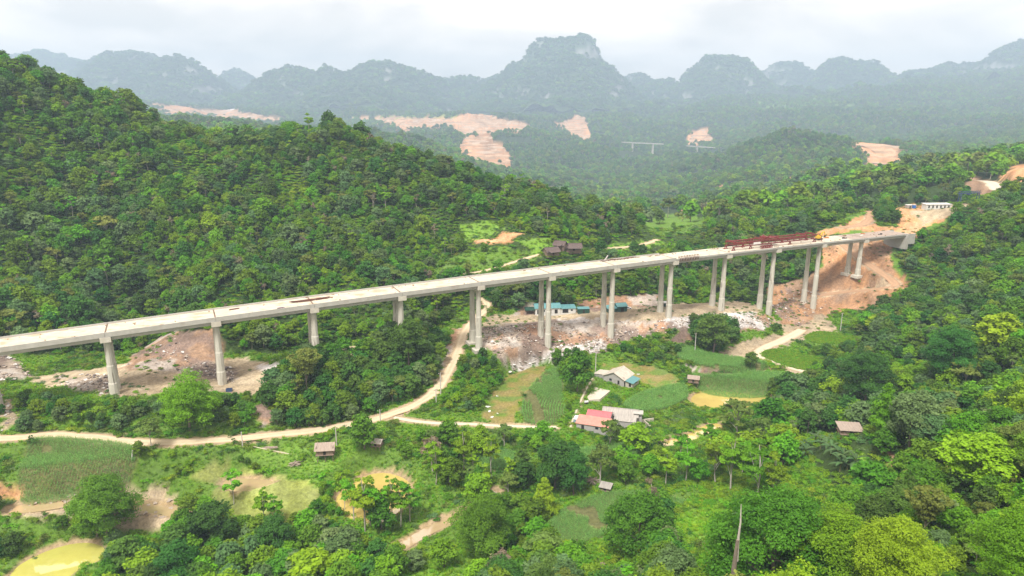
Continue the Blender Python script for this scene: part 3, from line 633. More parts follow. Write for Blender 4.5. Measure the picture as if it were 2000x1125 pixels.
# ------------------------------------------------------------------ the karst mountains on the skyline
DOMES = [  # px, py of the top, half width in px, distance, squareness
 (70, 97, 95, 3300, 2.0), (112, 103, 60, 3250, 2), (150, 112, 80, 3200, 2.0), (200, 116, 90, 2900, 2), (265, 104, 120, 2700, 2.2), (340, 114, 95, 2550, 2.2), (405, 146, 75, 2600, 2.0), (462, 133, 58, 3200, 2.4), (505, 168, 60, 2600, 2),
 (572, 136, 105, 2520, 2.0), (640, 123, 52, 2480, 1.7), (690, 137, 80, 2500, 2), (745, 121, 85, 2520, 2.5), (800, 131, 70, 2520, 2.3), (832, 138, 50, 2560, 2.2), (900, 141, 80, 2800, 2.2), (965, 149, 75, 2800, 2),
 (1069, 64, 50, 2600, 2.5), (1098, 68, 72, 2605, 2.3), (1129, 64, 58, 2600, 2.2), (1098, 94, 150, 2610, 1.7), (1000, 150, 90, 2560, 1.6), (1190, 160, 90, 2560, 1.6), (1100, 176, 240, 2540, 1.4), (1245, 145, 55, 3000, 2), (1205, 160, 70, 2700, 2), (1290, 158, 80, 2800, 2),
 (1410, 108, 105, 2700, 1.8), (1412, 124, 75, 2680, 2.2), (1350, 150, 80, 2700, 2), (1470, 152, 70, 2750, 2), (1540, 115, 72, 3000, 1.8), (1585, 148, 60, 2900, 2), (1648, 113, 75, 2800, 2.2), (1705, 118, 75, 2780, 2.2), (1620, 140, 60, 2750, 2), (1760, 141, 90, 2700, 2), (1830, 128, 100, 2700, 2), (720, 150, 200, 2540, 1.4), (580, 165, 190, 2600, 1.3), (230, 150, 230, 2650, 1.3), (920, 165, 170, 2800, 1.4), (1430, 160, 190, 2720, 1.4), (1690, 150, 210, 2760, 1.4), (1900, 140, 220, 2600, 1.4), (318, 124, 40, 2560, 2.4), (380, 134, 45, 2600, 2.4), (610, 150, 45, 2500, 2.2), (665, 133, 34, 2480, 2.2), (775, 127, 44, 2520, 2.6),
 (1920, 113, 90, 2650, 2), (2010, 78, 110, 2550, 2), (1965, 96, 70, 2600, 2), (2110, 66, 150, 2550, 2), (-40, 92, 100, 3300, 2), (-150, 90, 140, 3100, 2), (-300, 80, 160, 3000, 2), (2300, 60, 170, 2600, 2),
]
MDX, MDY = 30.0, 34.0
mxs = np.arange(-7000, 8600, MDX); mys = np.arange(6000, 10800, MDY); MX, MY = np.meshgrid(mxs, mys)
MZ = hgt(MX, MY) - 15
wob = (fbm(MX / 520, MY / 520, 61, 4) - .5)
for px, py, hwp, D, q in DOMES:
    D = far_(D); t = atD(px, py, D); rr = hwp * D / FPX * 1.15; zb = 70.0
    dx = MX - t[0] + wob * 230; dy = (MY - t[1]) * .8
    r_ = np.hypot(dx, dy) / rr
    h = zb + (t[2] - 26 - zb) * np.clip(1 - r_ ** q, 0, 1) ** .9
    MZ = np.where(r_ < 1, np.maximum(MZ, h), MZ)
up = sm(0, 60, MZ - 120)
MZ += up * ((fbm(MX / 300, MY / 300, 71, 4) - .5) * 190 + (np.abs(fbm(MX / 140, MY / 140, 77, 3) - .5)) * 150 - 26)
ii = np.arange(MX.size).reshape(MX.shape); f = np.stack([ii[:-1, :-1], ii[:-1, 1:], ii[1:, 1:], ii[1:, :-1]], -1).reshape(-1, 4)
gy_, gx_ = np.gradient(MZ, MDY, MDX); MSL = np.hypot(gx_, gy_)
CLIFF = (MSL > .95) & (fbm(MX / 200, MZ / 80, 141, 4) > .655)
M_mount = bpy.data.materials.new('forested_limestone'); M_mount.use_nodes = True; _ground(M_mount)
_mc = np.where(CLIFF[..., None], np.array((.24, .235, .22)), np.array((.05, .085, .028))) * (.7 + .6 * fbm(MX / 70, MZ / 45, 144, 3))[..., None]
link('mountains', np_mesh('mountains', np.c_[MX.ravel(), MY.ravel(), MZ.ravel()], f, [M_mount], True, {'gc': ('FLOAT_COLOR', np.c_[_mc.reshape(-1, 3), np.ones(MX.size)])}), kind='structure', label='steep hazy limestone peaks covered in forest')
def mhgt(x, y):
    i = np.clip(((x - mxs[0]) / MDX), 0, len(mxs) - 1.001); j = np.clip(((y - mys[0]) / MDY), 0, len(mys) - 1.001)
    a = i.astype(int); b = j.astype(int); fx = i - a; fy = j - b
    return (MZ[b, a] * (1 - fx) + MZ[b, a + 1] * fx) * (1 - fy) + (MZ[b + 1, a] * (1 - fx) + MZ[b + 1, a + 1] * fx) * fy
# ------------------------------------------------------------------ the viaduct
M_con = mat('concrete', (.44, .425, .39), (.37, .355, .32), .35, .85, 8, bump=.01, spots=((.36, .33, .29), .18, .60))
M_col = mat('column_concrete', (.55, .53, .46), (.45, .425, .36), .5, .85, 8, stretch=(1.6, 1.6, .25), spots=((.30, .265, .22), .45, .58))
M_cap = mat('cap_concrete', (.56, .53, .46), (.47, .43, .36), .4, .85, 8)
M_deck = mat('deck_concrete', (.57, .52, .42), (.41, .37, .29), .20, .9, 10, bump=.01, spots=((.40, .32, .22), .11, .57), stretch=(1.2, 2.2, 1))
M_deckb = mat('earth_strewn_deck', (.36, .29, .24), (.28, .22, .18), .3, .95, 8)
M_gird = mat('girder_concrete', (.42, .40, .36), (.35, .33, .30), .3, .85, 6)
_zg = float(min(PIERB[0][0][2], PIERB[0][1][2]))
VROOT = (float(B0[0]), float(B0[1]), _zg)
via = empty('viaduct', VROOT, label='long grey concrete viaduct under construction striding across the valley on paired columns', cat='bridge')
def Wp(s, t, z):
    q = bxy(s, t); return (q[0] - VROOT[0], q[1] - VROOT[1], z - VROOT[2])
def bbox(m, s0, s1, t0, t1, a0, a1, b0=None, b1=None):
    """box along the bridge; heights relative to the cap line at each end"""
    z0, z1 = bz(s0), bz(s1); b0 = t0 if b0 is None else b0; b1 = t1 if b1 is None else b1
    return m.hexa([Wp(s0, t0, z0 + a0), Wp(s1, t0, z1 + a0), Wp(s1, t1, z1 + a0), Wp(s0, t1, z0 + a0), Wp(s0, b0, z0 + a1), Wp(s1, b0, z1 + a1), Wp(s1, b1, z1 + a1), Wp(s0, b1, z0 + a1)])
ZT = 2.2
for k in range(-3, 12):
    s0, s1 = k * SPAN + .06, (k + 1) * SPAN - .06
    end = k == 11
    # deck poured in three bays a span
    for j in range(3):
        a = s0 + (s1 - s0) * j / 3 + (.02 if j else 0); b = s0 + (s1 - s0) * (j + 1) / 3 - (.02 if j < 2 else 0)
        m = MB(); bbox(m, a, b, .36, BW - .36, 1.35, ZT); m.build('deck_slab', M_deckb if (k == 11 or (k == 10 and j == 2)) else M_deck, via)
    if s0 < 7 * SPAN - 3:
        for t0, t1 in ((0, .34), (BW - .34, BW)):
            m = MB(); bbox(m, s0, s1, t0, t1, 1.0, ZT + .75); m.build('parapet', M_con, via)
    else:
        for t0, t1 in ((0, .34), (BW - .34, BW)):
            m = MB(); bbox(m, s0, s1, t0, t1, 1.25, ZT + .03); m.build('edge_beam', M_con, via)
    for t in (1.35, 4.4, 7.8, 11.2, 14.25):
        m = MB(); bbox(m, s0 + 2.0, s1 - (2.0 if not end else .2), t - .45, t + .45, -.55, 1.34, t - .95, t + .95); m.build('girder', M_gird, via)
M_joint = mat('joint_steel', (.20, .13, .09), (.12, .085, .06), 1, .9)
for k in range(-3, 12):
    s = k * SPAN; m = MB(); bbox(m, s - .28, s + .28, .37, BW - .37, ZT + .006, ZT + .05); m.build('expansion_joint', M_joint, via)
    m = MB(); z = bz(s)
    m.hexa([Wp(s - 1.9, -.15, z - 1.1), Wp(s + 1.9, -.15, z - 1.1), Wp(s + 1.9, BW + .15, z - 1.1), Wp(s - 1.9, BW + .15, z - 1.1), Wp(s - 1.9, -.15, z + .95), Wp(s + 1.9, -.15, z + .95), Wp(s + 1.9, BW + .15, z + .95), Wp(s - 1.9, BW + .15, z + .95)])
    cap = m.build('pier_cap', M_cap, via)
    for t in (1.35, 4.4, 7.8, 11.2, 14.25):
        m = MB(); bbox(m, s - .5, s + .5, t - .4, t + .4, .955, 1.34); m.build('bearing_seat', M_con, cap)
    for c in (0, 1):
        if k >= 0: gx, gy, gz = PIERB[k][c]
        else:
            q = bxy(s, COLT[c]); gx, gy = q; gz = float(hgt(gx, gy))
        gz -= 2.5; zt = z - 1.1; H = zt - gz; m = MB()
        b0_ = np.array([gx, gy]) - np.array(VROOT[:2])
        def P_(h): return (b0_[0], b0_[1], h - VROOT[2])
        lv = [(zt, 1.28), (zt - H * .42, 1.34), (zt - H * .42 - .5, 1.52), (zt - H * .72, 1.58), (zt - H * .72 - .5, 1.8), (gz, 1.9)] if H > 24 else [(zt, 1.36), (zt - H * .5, 1.42), (zt - H * .5 - .5, 1.62), (gz, 1.72)]
        m.tube([P_(h) for h, _ in lv], [r for _, r in lv], 10); m.build('column', M_col, via)
        if k in (10, 11) or (k == 4):
            m = MB(); gz0 = gz + 2.5
            for _q in (0,):
                p0 = Wp(s - 3.2, COLT[c] - 2.7, gz0 - 1.6); p1 = Wp(s + 3.2, COLT[c] - 2.7, gz0 - 1.6); p2 = Wp(s + 3.2, COLT[c] + 2.7, gz0 - 1.6); p3 = Wp(s - 3.2, COLT[c] + 2.7, gz0 - 1.6)
                m.hexa([p0, p1, p2, p3] + [(q[0], q[1], q[2] + 1.75) for q in (p0, p1, p2, p3)])
            m.build('footing', M_cap, via)
# abutment: seat wall, wing walls
m = MB(); s0 = 12 * SPAN; zz = bz(s0)
bbox(m, s0, s0 + 2.2, -.6, BW + .6, -8.5, .9); m.build('abutment_wall', M_con, via)
m = MB(); bbox(m, s0 + .8, s0 + 2.2, -.6, BW + .6, .91, ZT); m.build('back_wall', M_con, via)
for t0 in (-.6, BW):
    m = MB(); bbox(m, s0 + 2.22, s0 + 9, t0, t0 + .6, -5, ZT - .1); m.build('wing_wall', M_con, via)
# the approach fill behind the abutment, and spoil under it
# ------------------------------------------------------------------ work on the deck
M_red = mat('red_steel', (.23, .035, .03), (.16, .028, .025), 1.5, .6, 5, spots=((.12, .05, .03), 1.2, .6))
M_rust = mat('rusty_steel', (.17, .075, .045), (.11, .05, .035), 2, .8, 5)
def deckloc(s, t): q = bxy(s, t); return (float(q[0]), float(q[1]), bz(s) + ZT)
DA = math.atan2(BD[1], BD[0]); SLOPE = math.atan2(bz(400) - bz(320), 80)
def on_deck(name, s, t, rz=0, **k):
    e = empty(name, deckloc(s, t), DA + rz, **k); e.rotation_euler = (0, -SLOPE if not rz else 0, DA + rz); return e
g = on_deck('launching_gantry', 326, 3.0, label='long dark red steel truss launching gantry standing on the deck near its far end', cat='gantry')
GL = 69.0
def truss(y, z0, z1, x0, x1, step=2.6):
    m = MB()
    for yy in (y - .55, y + .55):
        m.bar((x0, yy, z0), (x1, yy, z0), .32); m.bar((x0, yy, z1), (x1, yy, z1), .32)
        n = int((x1 - x0) / step)
        for i in range(n + 1):
            x = x0 + (x1 - x0) * i / n; m.bar((x, yy, z0), (x, yy, z1), .16)
            if i < n:
                xb = x0 + (x1 - x0) * (i + 1) / n; a, b = ((z0, z1) if i % 2 else (z1, z0)); m.bar((x, yy, a), (xb, yy, b), .15)
    n = int((x1 - x0) / step)
    for i in range(n + 1):
        x = x0 + (x1 - x0) * i / n; m.bar((x, y - .55, z1), (x, y + .55, z1), .14); m.bar((x, y - .55, z0), (x, y + .55, z0), .14)
    return m
for y in (1.2, 7.6): truss(y, 2.2, 4.6, 0, GL).build('truss', M_red, g)
for x in (0.3, 14, 47, GL - .3):
    m = MB()
    for y in (1.2, 7.6):
        m.bar((x - 1.1, y, .02), (x, y, 2.2), .4); m.bar((x + 1.1, y, .02), (x, y, 2.2), .4); m.bar((x - 1.6, y, .16), (x + 1.6, y, .16), .5, .3)
    m.build('support_leg', M_red, g)
for x in (1, 24, 36, 60, GL - 1):
    m = MB(); m.bar((x, .4, 4.9), (x, 8.4, 4.9), .5); m.bar((x, .4, 5.6), (x, 8.4, 5.6), .25)
    for i in range(5): m.bar((x, .4 + 2 * i, 4.9), (x, .4 + 2 * i, 5.6), .2)
    m.build('crosshead', M_red, g)
m = MB(); m.box(26, 29.5, 2.2, 6.4, 4.95, 6.3); m.bar((27.5, 3.2, 6.3), (27.5, 5.4, 7.0), .5); m.build('winch_trolley', M_red, g)
m = MB(); m.box(30, 38, 2.3, 6.2, 4.95, 5.4)
for i in range(5): m.bar((30 + 2 * i, 2.3, 5.4), (30 + 2 * i, 2.3, 6.5), .12); m.bar((30 + 2 * i, 6.2, 5.4), (30 + 2 * i, 6.2, 6.5), .12)
m.bar((30, 2.3, 6.5), (38, 2.3, 6.5), .12); m.bar((30, 6.2, 6.5), (38, 6.2, 6.5), .12); m.build('work_platform', M_red, g)
m = MB(); m.box(15.5, 21, .28, .62, 2.6, 3.9); m.build('sign_board', mat('white_sign', (.75, .70, .68), (.7, .65, .63)), g)
m = MB()
for y in (1.2, 7.6):
    m.tube([(GL, y, 4.4), (GL + 3, y, 4.9), (GL + 5.5, y, 3.6), (GL + 6.2, y, .1)], [.28, .28, .26, .24], 6)
m.build('nose_leg', M_red, g)
# the low second truss lying in front
g2 = on_deck('steel_truss', 346, 1.2, label='low red steel truss section lying in front of the gantry at the deck edge', cat='truss')
truss(.6, .1, 1.5, 0, 9, 1.5).build('truss_frame', M_red, g2)
# formwork cages on the parapet line
cg = on_deck('formwork_cage', 282, -.2, label='rust red steel formwork cage clamped to the near deck edge where the parapet ends', cat='formwork')
m = MB()
for i in range(8):
    x = i * 1.9
    m.bar((x, -.35, -1.4), (x, -.35, 1.5), .16); m.bar((x, .75, -.0), (x, .75, 1.5), .16); m.bar((x, -.35, 1.5), (x, .75, 1.5), .14); m.bar((x, -.35, -1.2), (x + 1.2, -.35, 1.2), .12)
for z in (-1.3, -.4, .5, 1.4): m.bar((0, -.35, z), (13.3, -.35, z), .14)
m.build('cage_frame', M_rust, cg)
cg2 = on_deck('steel_scrap_row', 250, BW - 1.6, label='rusty steel frames with a leaning grey pipe on the far deck side', cat='scrap heap')
m = MB()
for i in range(22): x = rnd.uniform(-14, 26); y = rnd.uniform(-1, .8); m.bar((x, y, .15), (x + rnd.uniform(1, 4), y + rnd.uniform(-.6, .6), rnd.uniform(.2, 1.2)), .22)
m.build('steel_frames', M_rust, cg2)
m = MB(); m.tube([(-9, 0, .3), (-6.6, .3, 3.0)], [.32, .32], 8); m.build('pipe', M_con, cg2)
def pile(name, s, t, n, ln, mt, label, cat, wid=1.2, hh=.6, size=.14):
    e = on_deck(name, s, t, label=label, cat=cat); m = MB()
    for i in range(n):
        x = rnd.uniform(-ln * .25, ln * .25); y = rnd.gauss(0, wid * .45); z = .05 + rnd.random() * hh * max(0, 1 - abs(y) / wid / 1.6); a = rnd.gauss(0, .12); h = ln * rnd.uniform(.25, .4)
        m.bar((x - h, y - h * a, z), (x + h, y + h * a, z + .05), size)
    m.build('bars', mt, e); return e
pile('rebar_pile', 77, 9.5, 40, 10, M_rust, 'long brown heap of reinforcing bars in mid deck between second and third piers', 'rebar')
pile('rebar_pile', 86, 9.8, 26, 7, M_rust, 'shorter dark heap of bars just right of the long brown heap', 'rebar')
pile('plank_pile', 66.5, 2.6, 16, 3, mat('purple_tarp', (.12, .07, .13), (.2, .1, .12), 2), 'small purplish heap at the near deck edge between second and third piers', 'heap', .8)
pile('plank_pile', 48, 11.5, 12, 4, M_rust, 'flat brown timbers lying near the far parapet just right of the second pier', 'timber', .6, .3, .2)
M_junk = [mat('junk_orange', (.5, .2, .06)), mat('junk_white', (.7, .68, .62)), mat('junk_dark', (.07, .06, .055)), mat('junk_wood', (.3, .2, .12))]
m = MB(); 
for i in range(150):
    s = rnd.uniform(-40, 470); t = rnd.choice([rnd.uniform(.7, 3.5), rnd.uniform(11.5, 14.8), rnd.uniform(.8, 14.5)])
    q = deckloc(s, t); a = rnd.uniform(0, 3.14); l_ = rnd.uniform(.25, 1.3); h = rnd.uniform(.1, .5); w_ = rnd.uniform(.2, .5)
    d = np.array([math.cos(a), math.sin(a)]) * l_ / 2
    m.bar((q[0] - d[0], q[1] - d[1], q[2] + h / 2), (q[0] + d[0], q[1] + d[1], q[2] + h / 2), w_, h)
for mm_ in M_junk[2:3]: m.build('deck_debris', M_junk[3], kind='stuff', label='scattered timber offcuts and litter on the deck')
for i in range(7):
    s = 404 + i * 9.5; e = on_deck('material_stack', s, [3.0, 11.5, 4.5, 12.0, 6.5, 12.4, 5.5][i], rnd.uniform(-.3, .3), label=['white bundle at the near edge beside the yellow excavator', 'orange bundle behind the yellow excavator', 'dark crate stack two stacks right of the excavator near edge', 'timber stack on the far edge right of the excavator', 'white blocks in mid deck where the brown surface starts', 'orange crates at the far edge on the brown deck', 'dark blocks nearest the abutment on the brown deck'][i], cat='material stack')
    m = MB()
    for j in range(4): x = rnd.uniform(-1.4, 1.4); y = rnd.uniform(-.8, .8); m.box(x - .6, x + .6, y - .35, y + .35, .01, rnd.uniform(.4, 1.0))
    m.build('blocks', M_junk[[1, 0, 2, 3, 1, 0, 2][i]], e)
# excavator
M_yel = mat('yellow_paint', (.72, .45, .03), (.6, .36, .03), 1.5, .45, 4); M_blk = mat('black_rubber', (.025, .025, .025), (.04, .035, .03), 2, .8); M_gls = mat('dark_glass', (.03, .04, .05), (.02, .03, .03), 1, .1)
ex = on_deck('excavator', 404, 8.6, .15, label='yellow excavator with raised bent arm parked on the deck right of the red gantry', cat='excavator')
for y in (-1.15, 1.15):
    m = MB(); m.tube([(-1.7, y - .3, .5), (-1.7, y + .3, .5)], [.48, .48], 10); m.tube([(1.7, y - .3, .5), (1.7, y + .3, .5)], [.48, .48], 10); m.box(-1.7, 1.7, y - .3, y + .3, .03, .97); m.build('track', M_blk, ex)
m = MB(); m.box(-2.4, 1.2, -1.3, 1.3, 1.1, 2.2); m.box(-2.5, -1.3, -1.25, 1.25, 2.2, 2.6); m.tube([(0, 0, .9), (0, 0, 1.12)], [.7, .7], 10); m.build('body', M_yel, ex)
m = MB(); m.hexa([(-.2, .25, 2.2), (1.3, .25, 2.2), (1.3, 1.25, 2.2), (-.2, 1.25, 2.2), (-.1, .3, 3.4), (.9, .3, 3.4), (.9, 1.2, 3.4), (-.1, 1.2, 3.4)]); cb = m.build('cab', M_yel, ex)
m = MB(); m.hexa([(1.27, .35, 2.4), (1.33, .35, 2.4), (1.33, 1.15, 2.4), (1.27, 1.15, 2.4), (.95, .4, 3.2), (1.0, .4, 3.2), (1.0, 1.1, 3.2), (.95, 1.1, 3.2)]); m.build('windscreen', M_gls, cb)
m = MB(); m.bar((1.0, -.3, 1.9), (3.0, -.3, 4.6), .55, .7); m.bar((3.0, -.3, 4.6), (5.2, -.3, 4.9), .5, .6); m.build('boom', M_yel, ex)
m = MB(); m.bar((5.1, -.3, 5.0), (6.2, -.3, 2.4), .4, .5); m.build('stick', M_yel, ex)
m = MB(); m.hexa([(5.7, -.8, 1.2), (6.6, -.8, 1.5), (6.6, .2, 1.5), (5.7, .2, 1.2), (6.0, -.8, 2.3), (6.5, -.8, 2.4), (6.5, .2, 2.4), (6.0, .2, 2.3)]); m.build('bucket', M_blk, ex)

# ------------------------------------------------------------------ buildings
M_teal = mat('teal_sheet', (.11, .26, .27), (.085, .21, .22), .8, .5, 5, stretch=(6, .3, 1)); M_wht = mat('white_sheet', (.62, .62, .60), (.52, .52, .50), .6, .6, 5); M_dgr = mat('dark_green_sheet', (.03, .085, .06), (.022, .06, .045), .7, .5, 4)
M_cream = mat('pale_tiles', (.50, .46, .39), (.40, .36, .30), .5, .8, 7, spots=((.34, .29, .25), .35, .60)); M_wall = mat('grey_block', (.40, .38, .37), (.33, .31, .30), .8, .9, 6); M_redr = mat('crimson_sheet', (.46, .14, .15), (.40, .115, .125), .6, .5, 4); M_salm = mat('salmon_sheet', (.53, .25, .20), (.46, .20, .16), .6, .55, 5, spots=((.5, .3, .2), .6, .66))
M_asb = mat('weathered_sheet', (.40, .37, .33), (.27, .25, .23), .5, .9, 7, stretch=(3, .5, 1)); M_wood = mat('grey_boards', (.27, .20, .15), (.17, .125, .095), 1.2, .9, 6, stretch=(1, 1, 5)); M_wroof = mat('board_roof', (.36, .29, .235), (.25, .20, .165), 1, .9, 6, stretch=(5, .5, 1)); M_tile = mat('brown_tiles', (.13, .095, .085), (.085, .065, .06), 1, .9, 6); M_door = mat('dark_opening', (.02, .018, .016), (.03, .026, .022)); M_blue = mat('blue_sheet', (.28, .38, .48), (.22, .3, .4), .8, .6); M_pad = mat('drying_yard', (.55, .50, .42), (.46, .41, .33), .4, .9, 7)
def ground_at(px, py, d0=60, d1=800): return hit(px, py, d0, d1)
def site(px, py, d0, d1, rx, ry, rz):
    """level place for a building: lowest ground under its corners"""
    p = hit(px, py, d0, d1); c, s = math.cos(rz), math.sin(rz)
    zs = [float(hgt(p[0] + a * c - b * s, p[1] + a * s + b * c)) for a in (-rx, 0, rx) for b in (-ry, 0, ry)]
    return (float(p[0]), float(p[1]), (max(zs) + p[2]) / 2), min(zs)
def gable(root, x0, x1, y0, y1, h, rise, mw, mr, oh=.5, low=2.0, hip=0, th=.12, sheets=0):
    """walls and a two-slope roof with its ridge along x"""
    m = MB(); ym = (y0 + y1) / 2
    m.add([(x0, y0, -low), (x1, y0, -low), (x1, y1, -low), (x0, y1, -low), (x0, y0, h), (x1, y0, h), (x1, y1, h), (x0, y1, h), (x0, ym, h + rise * (1 - hip)), (x1, ym, h + rise * (1 - hip))],
          [(0, 1, 5, 4), (1, 2, 6, 9, 5), (2, 3, 7, 6), (3, 0, 4, 8, 7), (3, 2, 1, 0)])
    m.build('wall', mw, root)
    k = rise / (ym - y0); e = .06
    rf = MB()
    X0, X1 = x0 - oh, x1 + oh; zr = h + rise + e; ze = h - k * oh + e
    n = sheets or 1
    for sgn, ye in ((-1, y0 - oh), (1, y1 + oh)):
        for i in range(n):
            a = X0 + (X1 - X0) * i / n; b = X0 + (X1 - X0) * (i + 1) / n - (.03 if i < n - 1 else 0); dz = .015 * (i % 2)
            q = [(a, ye, ze + dz), (b, ye, ze + dz), (b, ym, zr + dz), (a, ym, zr + dz)]
            if sheets:
                MB().slab(q, th).build('roof_sheet', mr, root)
            else: rf.slab(q, th)
    if not sheets: rf.build('roof', mr, root)
    MB().box(X0, X1, ym - .2, ym + .2, zr - .02, zr + .07).build('ridge_cap', mr, root)
def opening(root, kind, x0, x1, y, z0, z1, mt=None, side='y'):
    m = MB()
    if side == 'y': m.box(x0, x1, y - .05, y + .05, z0, z1)
    else: m.box(y - .05, y + .05, x0, x1, z0, z1)
    return m.build(kind, mt or M_door, root)
def lean(root, x0, x1, y0, y1, h0, h1, mw, mr, oh=.4, low=1.5, name='lean_to_roof'):
    """single-slope block, h0 at y0 and h1 at y1"""
    if mw:
        MB().hexa([(x0, y0, -low), (x1, y0, -low), (x1, y1, -low), (x0, y1, -low), (x0, y0, h0), (x1, y0, h0), (x1, y1, h1), (x0, y1, h1)]).build('wall', mw, root)
    k = (h1 - h0) / (y1 - y0)
    return MB().slab([(x0 - oh, y0 - oh, h0 - k * oh + .15), (x1 + oh, y0 - oh, h0 - k * oh + .15), (x1 + oh, y1 + oh, h1 + k * oh + .15), (x0 - oh, y1 + oh, h1 + k * oh + .15)], .12).build(name, mr, root)
# site sheds under the bridge
loc, lo = site(1068, 613, 350, 460, 8, 4, .12)
b = empty('site_shed', loc, .12, label='long white site shed with teal roof and lower wing under the bridge', cat='shed')
gable(b, -7.5, 7.5, -3.5, 3.5, 3.6, 1.9, M_wht, M_teal)
for x in (-5.5, 1.2, 5): opening(b, 'door', x - .9, x + .9, -3.53, .0, 2.4)
for x in (-2.5,): opening(b, 'window', x - .7, x + .7, -3.53, 1.2, 2.3, M_gls)
lean(b, 7.6, 17, -3, 3, 2.6, 3.3, M_wht, M_teal); opening(b, 'door', 9, 12.5, -3.03, 0, 2.3); opening(b, 'window', 14, 15.2, -3.03, 1.1, 2.1, M_gls)
lean(b, -13, -7.7, -2.5, 2.5, 2.1, 2.6, None, M_dgr, name='awning')
for x in (-12.8, -8.2):
    for y in (-2.3, 2.3): MB().bar((x, y, -1.5), (x, y, 2.25), .16).build('post', M_wood, b)
loc, lo = site(1139, 611, 350, 460, 3.4, 2, .1)
b = empty('container_shed', loc, .1, label='small dark green box shed with flat teal roof right of the long white site shed', cat='shed')
lean(b, -3.4, 3.4, -1.8, 1.8, 2.5, 2.8, M_dgr, M_teal, .25); opening(b, 'door', -.6, .6, -1.83, 0, 2.1, M_blk)
loc, lo = site(1204, 607, 350, 470, 5, 3, .25)
b = empty('site_shed', loc, .25, label='dark green shed with bright teal pitched roof behind the bridge columns, car beside it', cat='shed')
gable(b, -.5, 5.5, -3, 3, 3.4, 1.3, M_dgr, M_teal); lean(b, -6.5, -.6, -2.6, 2.6, 2.2, 2.9, M_dgr, M_teal); opening(b, 'door', 1.5, 3.5, -3.03, 0, 2.5); opening(b, 'door', -5, -2.5, -2.63, 0, 1.9)
loc, lo = site(1295, 598, 380, 480, 2.5, 2, 0)
b = empty('container_shed', loc, 0, label='tiny dark shed with pale flat roof glimpsed between a pair of bridge columns', cat='shed')
lean(b, -2.4, 2.4, -1.5, 1.5, 2.3, 2.5, M_dgr, M_wht, .3); opening(b, 'door', -.5, .5, -1.53, 0, 2.0, M_blk)
# white car by the shed
def car(loc, rz, label):
    e = empty('parked_car', loc, rz, label=label, cat='car'); M_cw = mat('white_car_paint', (.7, .7, .72), (.62, .62, .64), 1, .3)
    m = MB(); pr = [(-2.1, .35), (2.1, .35), (2.15, .8), (1.1, .95), (.5, 1.45), (-1.3, 1.5), (-2.1, 1.0)]
    n = len(pr); v = [(x, -.85, z) for x, z in pr] + [(x, .85, z) for x, z in pr]
    m.add(v, [tuple(range(n)), tuple(range(2 * n - 1, n - 1, -1))] + [(i, i + n, (i + 1) % n + n, (i + 1) % n) for i in range(n)]); m.build('body', M_cw, e)
    for y in (-.87, .87): MB().hexa([(-1.5, y - .02, .98), (.8, y - .02, .98), (.8, y + .02, .98), (-1.5, y + .02, .98), (-1.2, y - .02, 1.4), (.4, y - .02, 1.4), (.4, y + .02, 1.4), (-1.2, y + .02, 1.4)]).build('side_window', M_gls, e)
    for x in (-1.35, 1.35):
        for y in (-.8, .8): MB().tube([(x, y - .12, .33), (x, y + .12, .33)], [.33, .33], 10).build('wheel', M_blk, e)
p = hit(1226, 604, 350, 470); car((float(p[0]), float(p[1]), float(p[2])), .2, 'white car parked at the right end of the dark green shed under the bridge')
# farmhouses
loc, lo = site(1207, 744, 250, 400, 5, 6, .96)
b = empty('farmhouse', loc, .96, label='grey block farmhouse with wide pale cream roof and teal porch beside the paddy', cat='house')
gable(b, -5, 5.5, -5.6, 5.6, 3.0, 2.7, M_wall, M_cream, .6, sheets=6)
lean(b, -4.8, 3.4, -10.2, -6.4, 1.9, 2.5, None, M_teal, .3, name='porch_roof')
MB().hexa([(-4.5, -9.8, -1.5), (3.2, -9.8, -1.5), (3.2, -6.2, -1.5), (-4.5, -6.2, -1.5), (-4.5, -9.8, 1.8), (3.2, -9.8, 1.8), (3.2, -6.2, 2.3), (-4.5, -6.2, 2.3)]).build('porch_wall', M_cream, b)
opening(b, 'door', -9.2, -8.0, -4.53, 0, 1.8, side='x'); opening(b, 'window', -2, .2, -9.83, .9, 1.6)
opening(b, 'door', -3.2, -2.2, -5.03, 0, 2.0, side='x'); opening(b, 'window', 1, 2.3, -5.03, 1, 2.1, M_gls, side='x')
lean(b, -3.5, 3.0, 6.4, 11.5, 2.5, 2.0, M_wall, M_cream, .3, name='side_roof')
loc, lo = site(1166, 832, 220, 360, 8, 6, -.34)
b = empty('farmhouse', loc, -.34, label='farmhouse with crimson and salmon red sheet roofs beside the end of the track', cat='house'); b.scale = (.86, .86, .9)
gable(b, -5, 6.5, -2, 6.5, 4.0, 1.7, M_wall, M_redr, .5)
lean(b, -8.5, 7.5, -9.0, -2.1, 2.8, 4.0, M_wall, M_salm, .5); opening(b, 'door', -6, -4.6, -9.03, 0, 2.1); opening(b, 'window', 1, 2.6, -9.03, 1, 2.1, M_gls)
lean(b, -11.2, -8.8, -4.5, -.5, 2.4, 2.7, M_blue, M_wht, .2, name='outhouse_roof')
loc, lo = site(1212, 818, 230, 380, 6, 4, -.25)
b = empty('farmhouse', loc, -.25, label='low house with weathered grey sheet roof behind the red roofed farmhouse', cat='house')
gable(b, -7.5, 7.5, -3.8, 3.8, 2.8, 1.5, M_wall, M_asb, .6, sheets=7); opening(b, 'door', 2, 3.2, -3.83, 0, 2.0)
lean(b, -2, 7, -8.5, -3.95, 2.2, 2.7, M_wall, M_asb, .3)
loc, lo = site(1246, 826, 230, 380, 2, 2, -.2)
b = empty('water_tower', loc, -.2, label='small open concrete tower with flat cap roof right of the grey roofed house', cat='tower')
MB().box(-1.6, 1.6, -1.5, 1.5, -1.5, 3.0).build('base', M_wall, b)
